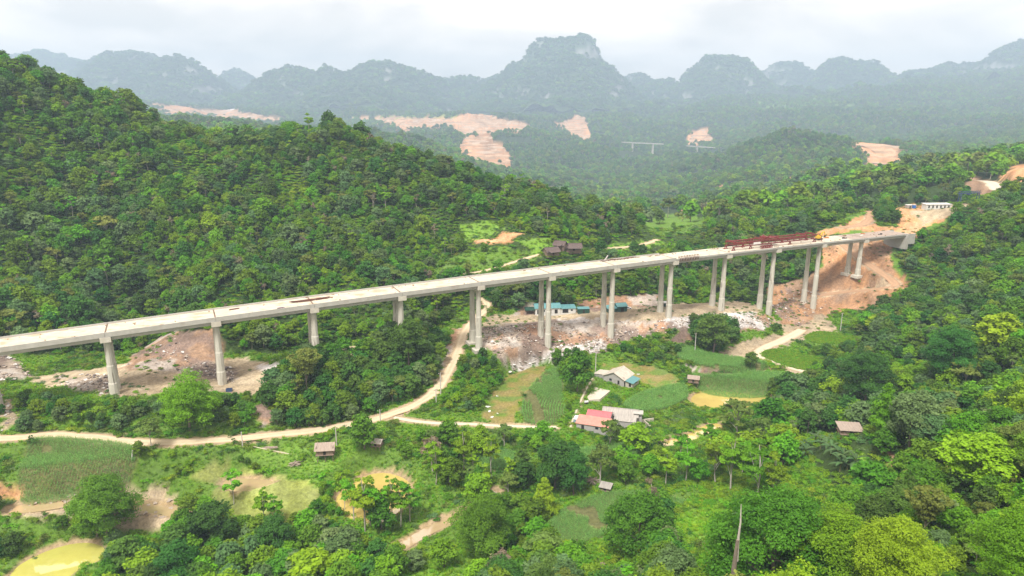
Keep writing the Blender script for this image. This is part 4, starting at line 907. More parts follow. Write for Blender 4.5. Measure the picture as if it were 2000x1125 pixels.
for x in (-1.2, 1.2):
    for y in (-1.1, 1.1): MB().box(x - .18, x + .18, y - .18, y + .18, 3.0, 4.7).build('post', M_wall, b)
MB().box(-2.1, 2.1, -2, 2, 4.7, 4.95).build('cap_roof', M_con, b)
loc, lo = site(1262, 832, 230, 380, 3, 2, .3)
b = empty('ruined_walls', loc, .3, label='roofless broken masonry walls below the small concrete tower', cat='ruin')
for x0, x1, y0, y1, h in ((-5, 5, 2.4, 2.7, 1.6), (-5, -4.7, -2, 2.38, 2.1), (0, .3, -2, 2.38, 1.3), (-4.6, 1, -2.3, -2.02, .8)): MB().box(x0, x1, y0, y1, -1.5, h).build('wall', M_pad, b)
# drying yard, tank
p = hit(1163, 768, 250, 400)
m = MB(); q = [atZ(a, c_, p[2] + .5) for a, c_ in ((1147, 775), (1162, 756), (1192, 763), (1172, 779), (1150, 781))]
v = [(x - p[0], y - p[1], z - p[2]) for x, y, z in q]; n = len(v); m.add(v + [(x, y, z - 1.5) for x, y, z in v], [tuple(range(n))] + [(i, (i + 1) % n, (i + 1) % n + n, i + n) for i in range(n)])
o = m.build('drying_yard', M_pad, label='pale concrete drying yard in the grass left of the cream roofed farmhouse', cat='yard'); o.location = [float(c_) for c_ in p]
p = hit(1096, 789, 250, 400); p = hit(1145, 790, 250, 400)
e = empty('water_tank', [float(c_) for c_ in p], .3, label='small white water tank on a dark stand below the drying yard', cat='tank')
MB().tube([(-.9, 0, 1.2), (.9, 0, 1.2)], [.55, .55], 12).build('tank', M_wht, e); MB().box(-.9, .9, -.5, .5, -.6, .72).build('stand', M_blk, e)
# huts
def hut(px, py, d0, d1, rz, L, Wd, h, label, stilts=1.4, roof=M_wroof, rise=1.1, cat='hut', single=False, sheets=6):
    loc, lo = site(px, py, d0, d1, L / 2, Wd / 2, rz)
    e = empty('hut', loc, rz, label=label, cat=cat)
    if stilts:
        for x in (-L / 2 + .2, 0, L / 2 - .2):
            for y in (-Wd / 2 + .2, Wd / 2 - .2): MB().bar((x, y, -1.5), (x, y, stilts), .2).build('stilt', M_wood, e)
        MB().box(-L / 2 - .3, L / 2 + .3, -Wd / 2 - .5, Wd / 2 + .3, stilts, stilts + .15).build('floor', M_wood, e)
    z0 = stilts + .15 if stilts else -1
    # walls of upright boards
    for yy in (-Wd / 2, Wd / 2):
        n = 7
        for i in range(n):
            a = -L / 2 + L * i / n; MB().box(a + .02, a + L / n - .02, yy - .04 - .02 * (i % 2), yy + .04, z0, stilts + h).build('board', M_wood, e)
    for xx in (-L / 2, L / 2): MB().box(xx - .04, xx + .04, -Wd / 2 + .06, Wd / 2 - .06, z0, stilts + h + (0 if single else rise * .6)).build('end_wall', M_wood, e)
    opening(e, 'door', -.5, .4, -Wd / 2 - .09, z0, stilts + h * .85)
    H = stilts + h; oh = .7
    if single:
        n = sheets
        for i in range(n):
            a = -L / 2 - oh + (L + 2 * oh) * i / n; b2 = a + (L + 2 * oh) / n - .03
            MB().slab([(a, -Wd / 2 - oh, H + .1 + .03 * (i % 2)), (b2, -Wd / 2 - oh, H + .1 + .03 * (i % 2)), (b2, Wd / 2 + oh, H + rise + .1), (a, Wd / 2 + oh, H + rise + .1)], .07).build('roof_sheet', roof, e)
    else:
        k = rise / (Wd / 2)
        for sg in (-1, 1):
            for i in range(sheets):
                a = -L / 2 - oh + (L + 2 * oh) * i / sheets; b2 = a + (L + 2 * oh) / sheets - .03; dz = rnd.uniform(0, .04)
                MB().slab([(a, sg * (Wd / 2 + oh), H - k * oh + .05 + dz), (b2, sg * (Wd / 2 + oh), H - k * oh + .05 + dz), (b2, 0, H + rise + .05 + dz), (a, 0, H + rise + .05 + dz)], .07).build('roof_sheet', roof, e)
    return e
hut(637, 893, 200, 320, .12, 6.2, 5.2, 2.4, 'grey wooden stilt hut with board roof on the bright grass below the dirt road', 1.5, rise=1.6)
hut(737, 878, 200, 330, -.2, 3.6, 3, 1.8, 'small open hut with pale roof behind a tree right of the stilt hut', .3, M_cream, .7)
hut(1354, 750, 250, 400, -.3, 4.6, 4, 2.2, 'small dark hut with pale board roof at the corner of the curved corn terrace', .2, M_wroof, .9)
hut(1659, 838, 150, 214, -.15, 6.5, 4.5, 1.6, 'low wooden shelter with broad flat board roof on the right hillside', .6, M_wroof, .8, single=True, sheets=8)
hut(1183, 957, 150, 280, -.4, 3.2, 2.6, 1.3, 'tiny grey hut with sloping board roof beside the stream bank clearing', .1, M_asb, .5, single=True, sheets=5)
for px, py, rz, L, Wd, lab in ((1076, 500, .5, 9, 6, 'dark brown tiled house on the left of the hillside cluster behind the bridge'), (1119, 492, .1, 10, 6.5, 'dark brown tiled house with broad hipped roof, rightmost of the hillside cluster'), (1094, 486, -.5, 7, 5, 'small dark brown tiled house at the back of the hillside cluster')):
    loc, lo = site(px, py, 400, 520, L / 2, Wd / 2, rz); e = empty('farmhouse', loc, rz, label=lab, cat='house', )
    gable(e, -L / 2, L / 2, -Wd / 2, Wd / 2, 2.4, 2.0, M_wood, M_tile, .9); lean(e, -L / 2 + 1, L / 2 - 1, -Wd / 2 - 3, -Wd / 2 - .2, 1.9, 2.6, None, M_tile, .3); opening(e, 'door', -.6, .6, -Wd / 2 - .04, 0, 2)
# bridgehead camp
loc, lo = site(1828, 408, 480, 640, 10, 3, .05)
b = empty('site_office', loc, .05, label='long low white site office on the orange bridgehead platform', cat='shed')
lean(b, -10, 10, -3, 3, 3.0, 3.4, M_wht, M_wht, .5)
for i in range(6): opening(b, 'window' if i % 2 else 'door', -8.5 + i * 3.2, -7.3 + i * 3.2, -3.03, .2, 2.2, M_door)
loc, lo = site(1775, 407, 480, 640, 2, 2, .05)
b = empty('site_cabin', loc, .05, label='small grey cabin left of the long white site office', cat='cabin'); lean(b, -2.5, 2.5, -1.5, 1.5, 2.5, 2.7, M_asb, M_wht, .2); opening(b, 'door', -.5, .5, -1.53, 0, 2)
loc, lo = site(1785, 407, 480, 640, 1, 1, .05)
b = empty('site_toilet', loc, .05, label='bright blue portable toilet between grey cabin and white site office', cat='toilet'); M_pb = mat('blue_plastic', (.04, .16, .5), (.03, .13, .42), 1, .5)
MB().box(-1, 1, -1, 1, -1, 2.6).build('cabin', M_pb, b); MB().slab([(-1.1, -1.1, 2.75), (1.1, -1.1, 2.75), (1.1, 1.1, 2.85), (-1.1, 1.1, 2.85)], .12).build('roof', M_wht, b); opening(b, 'door', -.5, .5, -1.03, 0, 2.1, M_pb)
# blue portal crane behind the trees
loc, lo = site(1890, 400, 480, 640, 3, 2, .3); M_nav = mat('navy_steel', (.05, .08, .17), (.04, .06, .13), 1, .5)
b = empty('portal_crane', loc, .3, label='dark blue steel portal crane behind trees right of the white site office', cat='crane')
for x in (-9, 9):
    m = MB()
    for y in (-1.6, 1.6): m.bar((x, y, -1), (x, y * .35, 8), .45); m.bar((x, -1.3, 3), (x, 1.3, 3), .2)
    m.bar((x, -1.2, 4), (x, 1.4, 1), .2); m.build('portal_leg', M_nav, b)
m = MB(); m.bar((-11, -.6, 8.2), (11, -.6, 8.2), .4); m.bar((-11, .6, 8.2), (11, .6, 8.2), .4); m.bar((-11, 0, 9.6), (11, 0, 9.6), .35)
for i in range(11): m.bar((-11 + 2 * i, -.6, 8.2), (-10 + 2 * i, 0, 9.6), .18); m.bar((-10 + 2 * i, 0, 9.6), (-9 + 2 * i, .6, 8.2), .18)
m.build('girder', M_nav, b); MB().box(-2, 0, -.8, .8, 7.0, 7.95).build('hoist', M_nav, b)
# far bridges and far houses
def farbridge(px0, py0, px1, py1, D, npier, hp, label):
    hp *= far_(D) / D; D = far_(D); a = atD(px0, py0, D); c = atD(px1, py1, D + 40); d = np.array(c) - np.array(a); ln = float(np.hypot(d[0], d[1])); rz = math.atan2(d[1], d[0])
    e = empty('far_viaduct', (float(a[0]), float(a[1]), float(a[2]) - hp), rz, label=label, cat='bridge', group='unfinished viaduct decks in the distance'); sl = d[2] / ln
    MB().hexa([(0, -10, hp - 5.0), (ln, -10, hp - 5.0 + d[2]), (ln, 10, hp - 5.0 + d[2]), (0, 10, hp - 5.0), (0, -10, hp), (ln, -10, hp + d[2]), (ln, 10, hp + d[2]), (0, 10, hp)]).build('deck', M_con, e)
    for i in range(npier):
        x = ln * (i + .5) / npier
        for y in (-6, 6): MB().tube([(x, y, hp - 4 + sl * x), (x, y, -28)], [3.4, 4.4], 8).build('column', M_col, e)
        MB().box(x - 2.6, x + 2.6, -10, 10, hp - 8 + sl * x, hp - 5.05 + sl * x).build('pier_cap', M_cap, e)
farbridge(1215, 277, 1295, 280.5, 1330, 2, 24, 'pale unfinished deck on tall columns, middle one of the distant viaducts')
farbridge(1342, 284, 1418, 289, 1330, 2, 14, 'pale deck on short columns, rightmost of the distant viaducts')
farbridge(970, 266, 1034, 268, 1400, 2, 14, 'short pale deck beside the big orange cutting, leftmost of the distant viaducts')
for px, py, lab, mr in ((1543, 213, 'far red roofed house in the hazy clearing high on the right', M_salm), (1556, 212, 'far white roofed shed beside the hazy red roofed house', M_wht), (1335, 420, 'distant small red roofed house beyond the far green field', M_salm)):
    p = hit(px, py, 600, 9000); sc0 = p[1] / 1700; e = empty('distant_house', [float(q) for q in p], .2, label=lab, cat='house'); gable(e, -6 * sc0, 6 * sc0, -3.5, 3.5, 3.5, 1.6, M_wht, mr)
# ------------------------------------------------------------------ poles
M_pole = mat('pole_concrete', (.50, .48, .45), (.42, .40, .37), 1, .8)
def pole(px, pyb, pyt, d0, d1, label, arm=True, tilt=0):
    p = hit(px, pyb, d0, d1); h = (pyb - pyt) * p[1] / FPX * 1.03
    e = empty('utility_pole', [float(q) for q in p], .4, label=label, cat='pole'); e.rotation_euler = (0, tilt, .4)
    MB().tube([(0, 0, -1), (0, 0, h)], [.26, .17], 8).build('pole', M_pole, e)
    if arm:
        MB().bar((-.9, 0, h - .5), (.9, 0, h - .5), .14).build('crossarm', M_rust, e)
        for x in (-.8, 0, .8): MB().tube([(x, 0, h - .42), (x, 0, h - .05)], [.09, .06], 6).build('insulator', M_wht, e)
pole(1163, 728, 682, 250, 400, 'tall pale pole beside the cream roofed farmhouse')
pole(1357, 688, 648, 300, 430, 'pale pole on the corn terrace below the white rubble')
pole(1641, 648, 610, 330, 460, 'pale pole at the foot of the right hillside by the wash')
pole(861, 772, 724, 240, 400, 'taller of two poles at the bend of the winding dirt road')
pole(852, 788, 758, 240, 400, 'shorter of two poles at the bend of the winding dirt road')
pole(743, 824, 797, 240, 400, 'short pole on the dirt road at the foot of the dark grove')
pole(658, 874, 834, 200, 340, 'thick pale pole at the right corner of the stilt hut')
pole(475, 880, 846, 200, 340, 'thin pole where a footpath leaves the dirt road', False)
pole(258, 900, 872, 200, 330, 'short leaning pole at the edge of the left corn field', False, .2)
# timber heaps by the stilt hut
def logs(px, py, n, ln, label, spread, name='log_pile'):
    p = hit(px, py, 180, 330); e = empty(name, [float(q) for q in p], .1, label=label, cat='timber')
    for i in range(n):
        a = rnd.gauss(0, spread); y = rnd.uniform(-.8, .8); z = .15 + .25 * (i // 5); x = rnd.uniform(-.6, .6); d = (math.cos(a) * ln / 2, math.sin(a) * ln / 2)
        MB().tube([(x - d[0], y - d[1], z), (x + d[0], y + d[1], z + .1)], [.16, .12], 6).build('log', M_wroof, e)
logs(522, 878, 7, 7.5, 'neat row of long pale logs on the grass below the dirt road', .06); logs(577, 911, 16, 4.2, 'untidy heap of cut branches on the grass left of the stilt hut', .9, 'branch_heap'); logs(1157, 941, 18, 5, 'heap of bare branches in the clearing left of the tiny hut', .8, 'branch_heap')
# blue skip under the bridge
p = hit(448, 765, 230, 340); e = empty('skip', [float(q) for q in p], .2, label='small dark blue open skip on the pale ground under the second span', cat='skip'); m = MB()
m.box(-1.2, 1.2, -.8, .8, -.2, .1); m.box(-1.2, -1.1, -.8, .8, .1, 1.1); m.box(1.1, 1.2, -.8, .8, .1, 1.1); m.box(-1.1, 1.1, -.8, -.7, .1, 1.1); m.box(-1.1, 1.1, .7, .8, .1, 1.1); m.build('tub', M_nav, e)
# ------------------------------------------------------------------ vegetation: shared shapes
M_bark = mat('bark', (.20, .165, .125), (.13, .105, .08), 1.5, .95, 6); M_pbark = mat('pale_bark', (.46, .43, .37), (.34, .31, .26), 1.2, .95, 6)
LM = {
 'dark': leafmat('dark_leaves', (.025, .078, .012), (.098, .225, .030)),
 'mid': leafmat('mid_leaves', (.042, .115, .006), (.170, .335, .022)),
 'bright': leafmat('bright_leaves', (.075, .185, .006), (.225, .445, .018)),
 'olive': leafmat('olive_leaves', (.070, .115, .018), (.20, .27, .05)),
 'lime': leafmat('lime_leaves', (.13, .26, .006), (.30, .50, .018), .02),
 'grey': leafmat('grey_green_leaves', (.055, .115, .030), (.185, .300, .105)),
 'dry': leafmat('dry_leaves', (.15, .13, .075), (.30, .26, .16)),
 'corn': leafmat('corn_leaves', (.06, .17, .03), (.24, .46, .11), .015),
 'grass': leafmat('grass_blades', (.10, .24, .010), (.25, .47, .02), .03),
 'herb': leafmat('herb_leaves', (.065, .17, .006), (.23, .38, .022), .03),
 'banana': leafmat('banana_leaves', (.030, .075, .022), (.115, .20, .07), .02),
}
def kites(pos, nrm, size, g, asp=1.5):
    """one bent diamond leaf at every place"""
    n = len(pos); nrm = nrm / np.maximum(np.linalg.norm(nrm, axis=1), 1e-6)[:, None]
    r = g.normal(size=(n, 3)); u = np.cross(nrm, r); u /= np.maximum(np.linalg.norm(u, axis=1), 1e-6)[:, None]; v = np.cross(nrm, u)
    s = (size * g.uniform(.6, 1.35, n))[:, None]
    a = pos - u * s * asp * .5; b = pos + v * s * .5 - nrm * s * .12; c = pos + u * s * asp * .5 - nrm * s * .25; d = pos - v * s * .5 - nrm * s * .12
    return np.stack([a, b, c, d], 1).reshape(-1, 3), np.arange(4 * n).reshape(n, 4)
def lobes_leaves(lobes, n, leaf, g, up=.55, shell=.8, under=.25):
    L_ = np.array([l[:6] for l in lobes], float); vol = (L_[:, 3] * L_[:, 4] + L_[:, 5] * L_[:, 3]); pick = g.choice(len(L_), n, p=vol / vol.sum())
    d = g.normal(size=(n, 3)); d /= np.linalg.norm(d, axis=1)[:, None]
    fl = (d[:, 2] < 0) & (g.random(n) > under); d[fl, 2] *= -1
    rad = shell + (1.08 - shell) * g.random(n); rad = np.where(g.random(n) < .18, g.uniform(.35, .8, n), rad)
    bump = 1 + .26 * np.sin(d[:, 0] * 5 + pick * 1.7) * np.sin(d[:, 1] * 4.6 + pick * 2.3) + .16 * np.sin(d[:, 2] * 7 + d[:, 0] * 6 + pick)
    pos = L_[pick, :3] + d * L_[pick, 3:6] * (rad * bump)[:, None]
    nr = d * .7 + np.array([0, 0, up]) + g.normal(size=(n, 3)) * .42
    lt = g.random(len(L_)); lf = .5 * lt[pick] + .5 * g.random(n)
    co, f = kites(pos, nr, leaf, g)
    return co, f, np.repeat(lf, 4)
def tube_np(p, r, n=5):
    p = np.array(p, float); m = len(p); co = []; f = []
    d = np.gradient(p, axis=0); d /= np.linalg.norm(d, axis=1)[:, None]
    ref = np.array([1.0, .3, .1]); u = np.cross(d, ref); u /= np.linalg.norm(u, axis=1)[:, None]; v = np.cross(d, u)
    for k in range(n):
        a = 2 * math.pi * k / n; co.append(p + (u * math.cos(a) + v * math.sin(a)) * np.array(r)[:, None])
    co = np.stack(co, 1).reshape(-1, 3)
    for i in range(m - 1):
        for k in range(n): f.append((i * n + k, i * n + (k + 1) % n, (i + 1) * n + (k + 1) % n, (i + 1) * n + k))
    return co, np.array(f)
def merge(parts):
    co = []; f = []; o = 0
    for c, q in parts: co.append(c); f.append(q + o); o += len(c)
    return np.concatenate(co), np.concatenate(f)
def tree_shape(kind, lod, seed):
    """a tree 10 m tall: crown and trunk arrays"""
    g = np.random.default_rng(seed); nl = {0: 8000, 1: 1900, 2: 360, 3: 30000}[lod]; leaf = {0: .24, 1: .52, 2: 1.2, 3: .125}[lod]
    lobes = []; lean_ = g.normal(0, .25, 2); top = 6.5; r0 = .20; limbs = 5
    if kind in ('dark', 'mid', 'grey', 'bright', 'lime'):
        rx = g.uniform(3.2, 3.9); n = g.integers(10, 15)
        lobes.append((0, 0, 6.4, rx * .62, rx * .62, 2.3))
        for i in range(n):
            a = 2.4 * i + g.uniform(-.4, .4); q = math.sqrt((i + .6) / n); e = g.uniform(.28, .46) * rx * 1.05
            z = 8.5 - 3.9 * q ** 2 + g.uniform(-.5, .6)
            lobes.append((math.cos(a) * rx * q * .82, math.sin(a) * rx * q * .82, z, e, e, e * g.uniform(.62, .85)))
        for i in range(4):
            a = 1.6 * i + g.uniform(-.5, .5); lobes.append((math.cos(a) * rx * .6, math.sin(a) * rx * .6, 3.6 + g.uniform(-.6, .6), rx * .36, rx * .36, 1.3))
    elif kind == 'olive':
        for i in range(13):
            a = 2.4 * i; q = math.sqrt((i + .5) / 13); e = g.uniform(.6, 1.2)
            lobes.append((math.cos(a) * 3.1 * q + g.normal(0, .3), math.sin(a) * 3.1 * q + g.normal(0, .3), 8.7 - 3.2 * q * q + g.normal(0, .6), e * 1.25, e * 1.25, e * .6))
        nl = int(nl * .55); limbs = 9
    elif kind == 'sparse':
        for i in range(19):
            a = 2.4 * i; q = g.uniform(.2, 1); e = g.uniform(.32, .72)
            lobes.append((math.cos(a) * 2.5 * q, math.sin(a) * 2.5 * q, 9.4 - g.random() * 4.6, e * 1.4, e * 1.4, e * .6))
        nl = int(nl * .40); r0 = .13; top = 9; limbs = 8
    elif kind == 'cone':
        for i in range(14):
            t = i / 13; a = 2.4 * i; rr = 2.3 * (1 - t) ** .8 + .15; e = .45 + rr * .5
            lobes.append((math.cos(a) * rr * .55, math.sin(a) * rr * .55, 1.8 + 7.6 * t, e, e, e * .75))
        top = 8.5; limbs = 3
    elif kind == 'vine':
        for i in range(18):
            a = 2.4 * i; q = math.sqrt((i + .5) / 18); e = g.uniform(1.1, 1.7)
            lobes.append((math.cos(a) * 4.2 * q, math.sin(a) * 4.2 * q, 8.4 - 4.4 * q ** 3 + g.uniform(-.7, .7), e, e, e * .8))
        for i in range(12):
            a = i * .53 + g.uniform(-.2, .2); lobes.append((math.cos(a) * 4.0, math.sin(a) * 4.0, g.uniform(1.2, 4.2), 1.1, 1.1, 2.2))
        nl = int(nl * 1.6); limbs = 4
    elif kind == 'bamboo':
        for i in range(26):
            a = 2.4 * i; tilt = g.uniform(.2, 1.0)
            for k in range(4): t = .55 + .15 * k; rr = tilt * 3.4 * t ** 2.2; lobes.append((math.cos(a) * rr, math.sin(a) * rr, 9.4 * t * (1 - .22 * tilt * t), .62, .62, .5))
        nl = int(nl * .8); r0 = .09; limbs = 22
    elif kind == 'dry':
        for i in range(8): a = 2.4 * i; q = g.uniform(.2, 1); lobes.append((math.cos(a) * 2.3 * q, math.sin(a) * 2.3 * q, 8.8 - 3 * g.random(), .8, .8, .6))
        nl = int(nl * .18); r0 = .17; limbs = 14; top = 9
    co, f, lf = lobes_leaves(lobes, nl, leaf, g)
    sides = 6 if lod in (0, 3) else 4
    zs = np.linspace(-1.2, top, 5); tr = np.c_[lean_[0] * np.sin(zs * .4), lean_[1] * np.sin(zs * .33 + .4), zs]
    tp = [tube_np(tr, np.linspace(r0 * 1.25, r0 * .4, 5), sides)]
    if lod != 2:
        for i in range(limbs):
            l_ = lobes[int(g.integers(0, len(lobes)))]; zb = g.uniform(.35, .85) * min(top, max(2.5, l_[2])); b = np.array([lean_[0] * math.sin(zb * .4), lean_[1] * math.sin(zb * .33 + .4), zb]); e = np.array(l_[:3])
            mid = (b + e) / 2 + np.array([0, 0, .35]) + g.normal(0, .15, 3); tp.append(tube_np([b, mid, e], [r0 * .5, r0 * .33, r0 * .14], 4))
    tc_, tf = merge(tp)
    return co, f, lf, tc_, tf
KINDS = ['dark', 'mid', 'bright', 'olive', 'lime', 'grey', 'sparse', 'cone', 'vine', 'dry', 'bamboo']
LEAFOF = {'sparse': 'bright', 'cone': 'bright', 'vine': 'mid', 'bamboo': 'olive'}
protos = bpy.data.collections.new('tree_shapes')          # shapes for the instanced forest only; not linked to the scene
TS = {}; PIDX = {}
_i = 0
for lod in (0, 1, 2, 3):
    for kd in KINDS:
        if lod == 2 and kd in ('vine', 'cone', 'sparse', 'lime', 'bamboo'): continue
        if lod == 3 and kd not in ('vine', 'bright', 'mid', 'lime', 'dark'): continue
        for var in range(1 if lod == 3 else 2 if kd in ('dark', 'mid', 'grey', 'bright', 'olive', 'sparse') else 1):
            co, f, lf, tco, tf = tree_shape(kd, lod, 100 + 37 * KINDS.index(kd) + 11 * var)
            lm = LM[LEAFOF.get(kd, kd)]; bm_ = M_pbark if kd in ('sparse', 'dry', 'olive') else M_bark
            if lod != 2:
                TS[(kd, lod, var)] = (np_mesh('crown', co, f, [lm], False, {'lf': ('FLOAT', lf)}), np_mesh('trunk', tco, tf, [bm_], True))
            if lod == 3: continue
            c2, f2 = merge([(co, f), (tco, tf)])
            me = np_mesh('tree_shape', c2, f2, [lm, bm_], False, {'lf': ('FLOAT', np.r_[lf, np.zeros(len(tco))])}, np.r_[np.zeros(len(f)), np.ones(len(tf))])
            o = bpy.data.objects.new('s%03d' % _i, me); protos.objects.link(o); PIDX[(kd, lod, var)] = _i; _i += 1
def small_coll(name, meshes):
    c = bpy.data.collections.new(name)
    for i, me in enumerate(meshes): c.objects.link(bpy.data.objects.new('%s_%03d' % (name[:3], i), me))
    return c
def scatter_object(name, co, rot, scl, idx, coll, **k):
    me = bpy.data.meshes.new(name); n = len(co); me.vertices.add(n); me.vertices.foreach_set('co', np.asarray(co, np.float32).ravel())
    a = me.attributes.new('rot', 'FLOAT_VECTOR', 'POINT'); a.data.foreach_set('vector', np.asarray(rot, np.float32).ravel())
    a = me.attributes.new('scl', 'FLOAT_VECTOR', 'POINT'); a.data.foreach_set('vector', np.asarray(scl, np.float32).ravel())
    a = me.attributes.new('idx', 'INT', 'POINT'); a.data.foreach_set('value', np.asarray(idx, np.int32).ravel())
    o = link(name, me, kind='stuff', **k)
    ng = bpy.data.node_groups.new(name, 'GeometryNodeTree')
    ng.interface.new_socket('Geometry', in_out='INPUT', socket_type='NodeSocketGeometry'); ng.interface.new_socket('Geometry', in_out='OUTPUT', socket_type='NodeSocketGeometry')
    n_ = ng.nodes; l = ng.links
    gi = n_.new('NodeGroupInput'); go = n_.new('NodeGroupOutput'); ip = n_.new('GeometryNodeInstanceOnPoints'); ci = n_.new('GeometryNodeCollectionInfo')
    ci.inputs['Collection'].default_value = coll; ci.inputs['Separate Children'].default_value = True; ci.inputs['Reset Children'].default_value = True
    ip.inputs['Pick Instance'].default_value = True
    def na(nm, ty):
        q = n_.new('GeometryNodeInputNamedAttribute'); q.data_type = ty; q.inputs['Name'].default_value = nm; return q.outputs['Attribute']
    l.new(gi.outputs[0], ip.inputs['Points']); l.new(ci.outputs[0], ip.inputs['Instance']); l.new(na('idx', 'INT'), ip.inputs['Instance Index'])
    l.new(na('rot', 'FLOAT_VECTOR'), ip.inputs['Rotation']); l.new(na('scl', 'FLOAT_VECTOR'), ip.inputs['Scale']); l.new(ip.outputs[0], go.inputs[0])
    md = o.modifiers.new('scatter', 'NODES'); md.node_group = ng
    return o

# ------------------------------------------------------------------ where the trees stand
ZONES = [  # outline, nearest, farthest, spacing, kinds, heights : woods and copses inside the open valley
 ([(520, 838), (518, 775), (560, 722), (600, 695), (660, 705), (720, 690), (785, 655), (835, 655), (868, 690), (860, 740), (838, 770), (795, 790), (740, 812), (660, 832)], 220, 380, 4.4, 'dark dark dark dark mid grey olive', 7, 12),
 ([(900, 690), (950, 690), (990, 740), (960, 770), (935, 800), (870, 805), (850, 790), (884, 740)], 240, 370, 4.2, 'mid bright dark mid grey', 3.5, 6),
 ([(0, 790), (60, 785), (230, 800), (360, 790), (515, 778), (490, 835), (420, 850), (240, 852), (100, 848), (0, 845)], 200, 320, 4.4, 'dark mid grey dark mid', 4, 7.5),
 ([(1165, 690), (1180, 672), (1260, 670), (1330, 690), (1330, 715), (1280, 712), (1220, 700)], 280, 400, 4.6, 'dark mid bright mid', 3, 6),
 ([(1330, 655), (1380, 612), (1430, 640), (1440, 680), (1400, 690), (1350, 672)], 320, 420, 5, 'dark dark mid', 8, 14),
 ([(1080, 690), (1150, 690), (1150, 740), (1100, 745), (1085, 715)], 280, 380, 5.5, 'mid bright mid dark', 5, 10),
 ([(130, 900), (300, 880), (320, 905), (250, 930), (140, 945)], 180, 280, 4.4, 'mid dark mid', 4, 6.5),
 ([(0, 985), (40, 1015), (110, 1005), (190, 1020), (180, 1045), (90, 1062), (0, 1100), (-60, 1100), (-60, 985)], 160, 260, 5, 'mid bright dark mid', 5, 9),
 ([(150, 975), (230, 960), (250, 1040), (190, 1050)], 170, 260, 5.5, 'bright mid bright', 7, 11),
 ([(215, 1060), (330, 1015), (420, 1005), (470, 1030), (520, 1060), (640, 1030), (690, 1070), (800, 1090), (860, 1080), (900, 1130), (880, 1200), (150, 1200)], 140, 240, 5.6, 'dark mid bright mid bright bright grey', 7, 12),
 ([(480, 1000), (600, 985), (640, 1000), (600, 1040), (500, 1040)], 160, 260, 6, 'bright mid olive', 6, 10),
 ([(640, 870), (760, 845), (900, 845), (940, 870), (900, 900), (780, 905), (700, 900)], 180, 300, 8, 'mid bright olive bright', 4, 7),
 ([(900, 850), (1110, 850), (1150, 870), (1110, 905), (1030, 880), (920, 885)], 180, 300, 9, 'bright olive mid bright sparse', 6, 10),
 ([(830, 900), (900, 920), (1000, 930), (1130, 900), (1150, 950), (1090, 975), (1020, 1000), (950, 960), (850, 950)], 160, 280, 7.2, 'dark mid bright olive mid dark', 7, 12),
 ([(455, 905), (475, 900), (560, 935), (610, 945), (600, 957), (520, 942), (460, 922)], 170, 300, 3.0, 'mid dark mid', 2.2, 3.6),
 ([(600, 955), (640, 950), (665, 990), (672, 1010), (640, 1022), (605, 992)], 170, 300, 3.0, 'mid bright mid', 2.2, 3.6),
 ([(500, 868), (560, 858), (640, 850), (660, 858), (640, 872), (540, 880)], 170, 300, 3.2, 'mid dark bright', 2, 3.4),
 ([(330, 890), (420, 882), (470, 885), (430, 900), (350, 935), (320, 930)], 170, 300, 3.2, 'mid bright dark', 2, 3.6),
 ([(850, 870), (920, 860), (1010, 880), (1010, 960), (900, 970), (850, 930)], 170, 290, 8, 'sparse sparse bright sparse mid', 9, 13),
 ([(660, 960), (700, 1030), (720, 1040), (800, 1020), (830, 980), (835, 960), (800, 1035), (700, 1050), (650, 990)], 170, 260, 6, 'sparse mid sparse', 8, 12),
 ([(890, 1010), (960, 1000), (1060, 1020), (1070, 1080), (980, 1100), (900, 1080)], 150, 250, 6.6, 'bright bright mid mid dark', 7, 12),
 ([(1180, 880), (1270, 850), (1300, 880), (1290, 930), (1210, 940)], 170, 290, 7, 'mid bright olive dark sparse', 7, 11),
 ([(1290, 850), (1345, 880), (1440, 850), (1520, 850), (1580, 900), (1600, 980), (1500, 990), (1400, 960), (1300, 940)], 150, 290, 8.0, 'sparse bright sparse bright olive sparse', 10, 15),
 ([(1370, 800), (1420, 800), (1520, 800), (1560, 850), (1450, 850), (1400, 835)], 200, 310, 6, 'mid bright mid dark', 7, 11),
 ([(1500, 770), (1620, 745), (1640, 770), (1560, 830), (1510, 820)], 220, 340, 5.5, 'dark mid mid bright', 6, 10),
 ([(1560, 690), (1640, 680), (1720, 665), (1640, 740), (1590, 725)], 250, 400, 6, 'mid dark mid', 5, 8),
 ([(1220, 1000), (1290, 990), (1320, 1040), (1290, 1090), (1220, 1070)], 140, 260, 6.5, 'dark olive mid', 8, 12),
 ([(1060, 1080), (1200, 1070), (1300, 1080), (1420, 1060), (1440, 1200), (1000, 1200)], 90, 240, 6, 'bright bright lime mid mid', 6, 10),
 ([(1265, 715), (1345, 720), (1350, 745), (1330, 750)], 280, 380, 6, 'bright mid', 2.5, 4),
 ([(1275, 560), (1300, 575), (1420, 585), (1480, 585), (1485, 560)], 380, 470, 5, 'dark dark mid', 7, 11),
 ([(1490, 640), (1530, 620), (1545, 650), (1520, 655)], 370, 450, 4.5, 'mid dark', 3, 5),
 ([(1010, 640), (1040, 660), (1045, 680), (1020, 660)], 330, 400, 4.0, 'dark mid', 2.5, 4),
 ([(1075, 820), (1110, 790), (1130, 770), (1125, 830)], 230, 340, 5, 'bright mid', 2.5, 4.5),
 ([(1180, 780), (1260, 760), (1240, 790), (1185, 800)], 240, 360, 5, 'bright mid', 2, 4),
 ([(1700, 412), (1740, 405), (1755, 440), (1715, 440)], 480, 580, 5, 'dark mid dark', 7, 10),
]
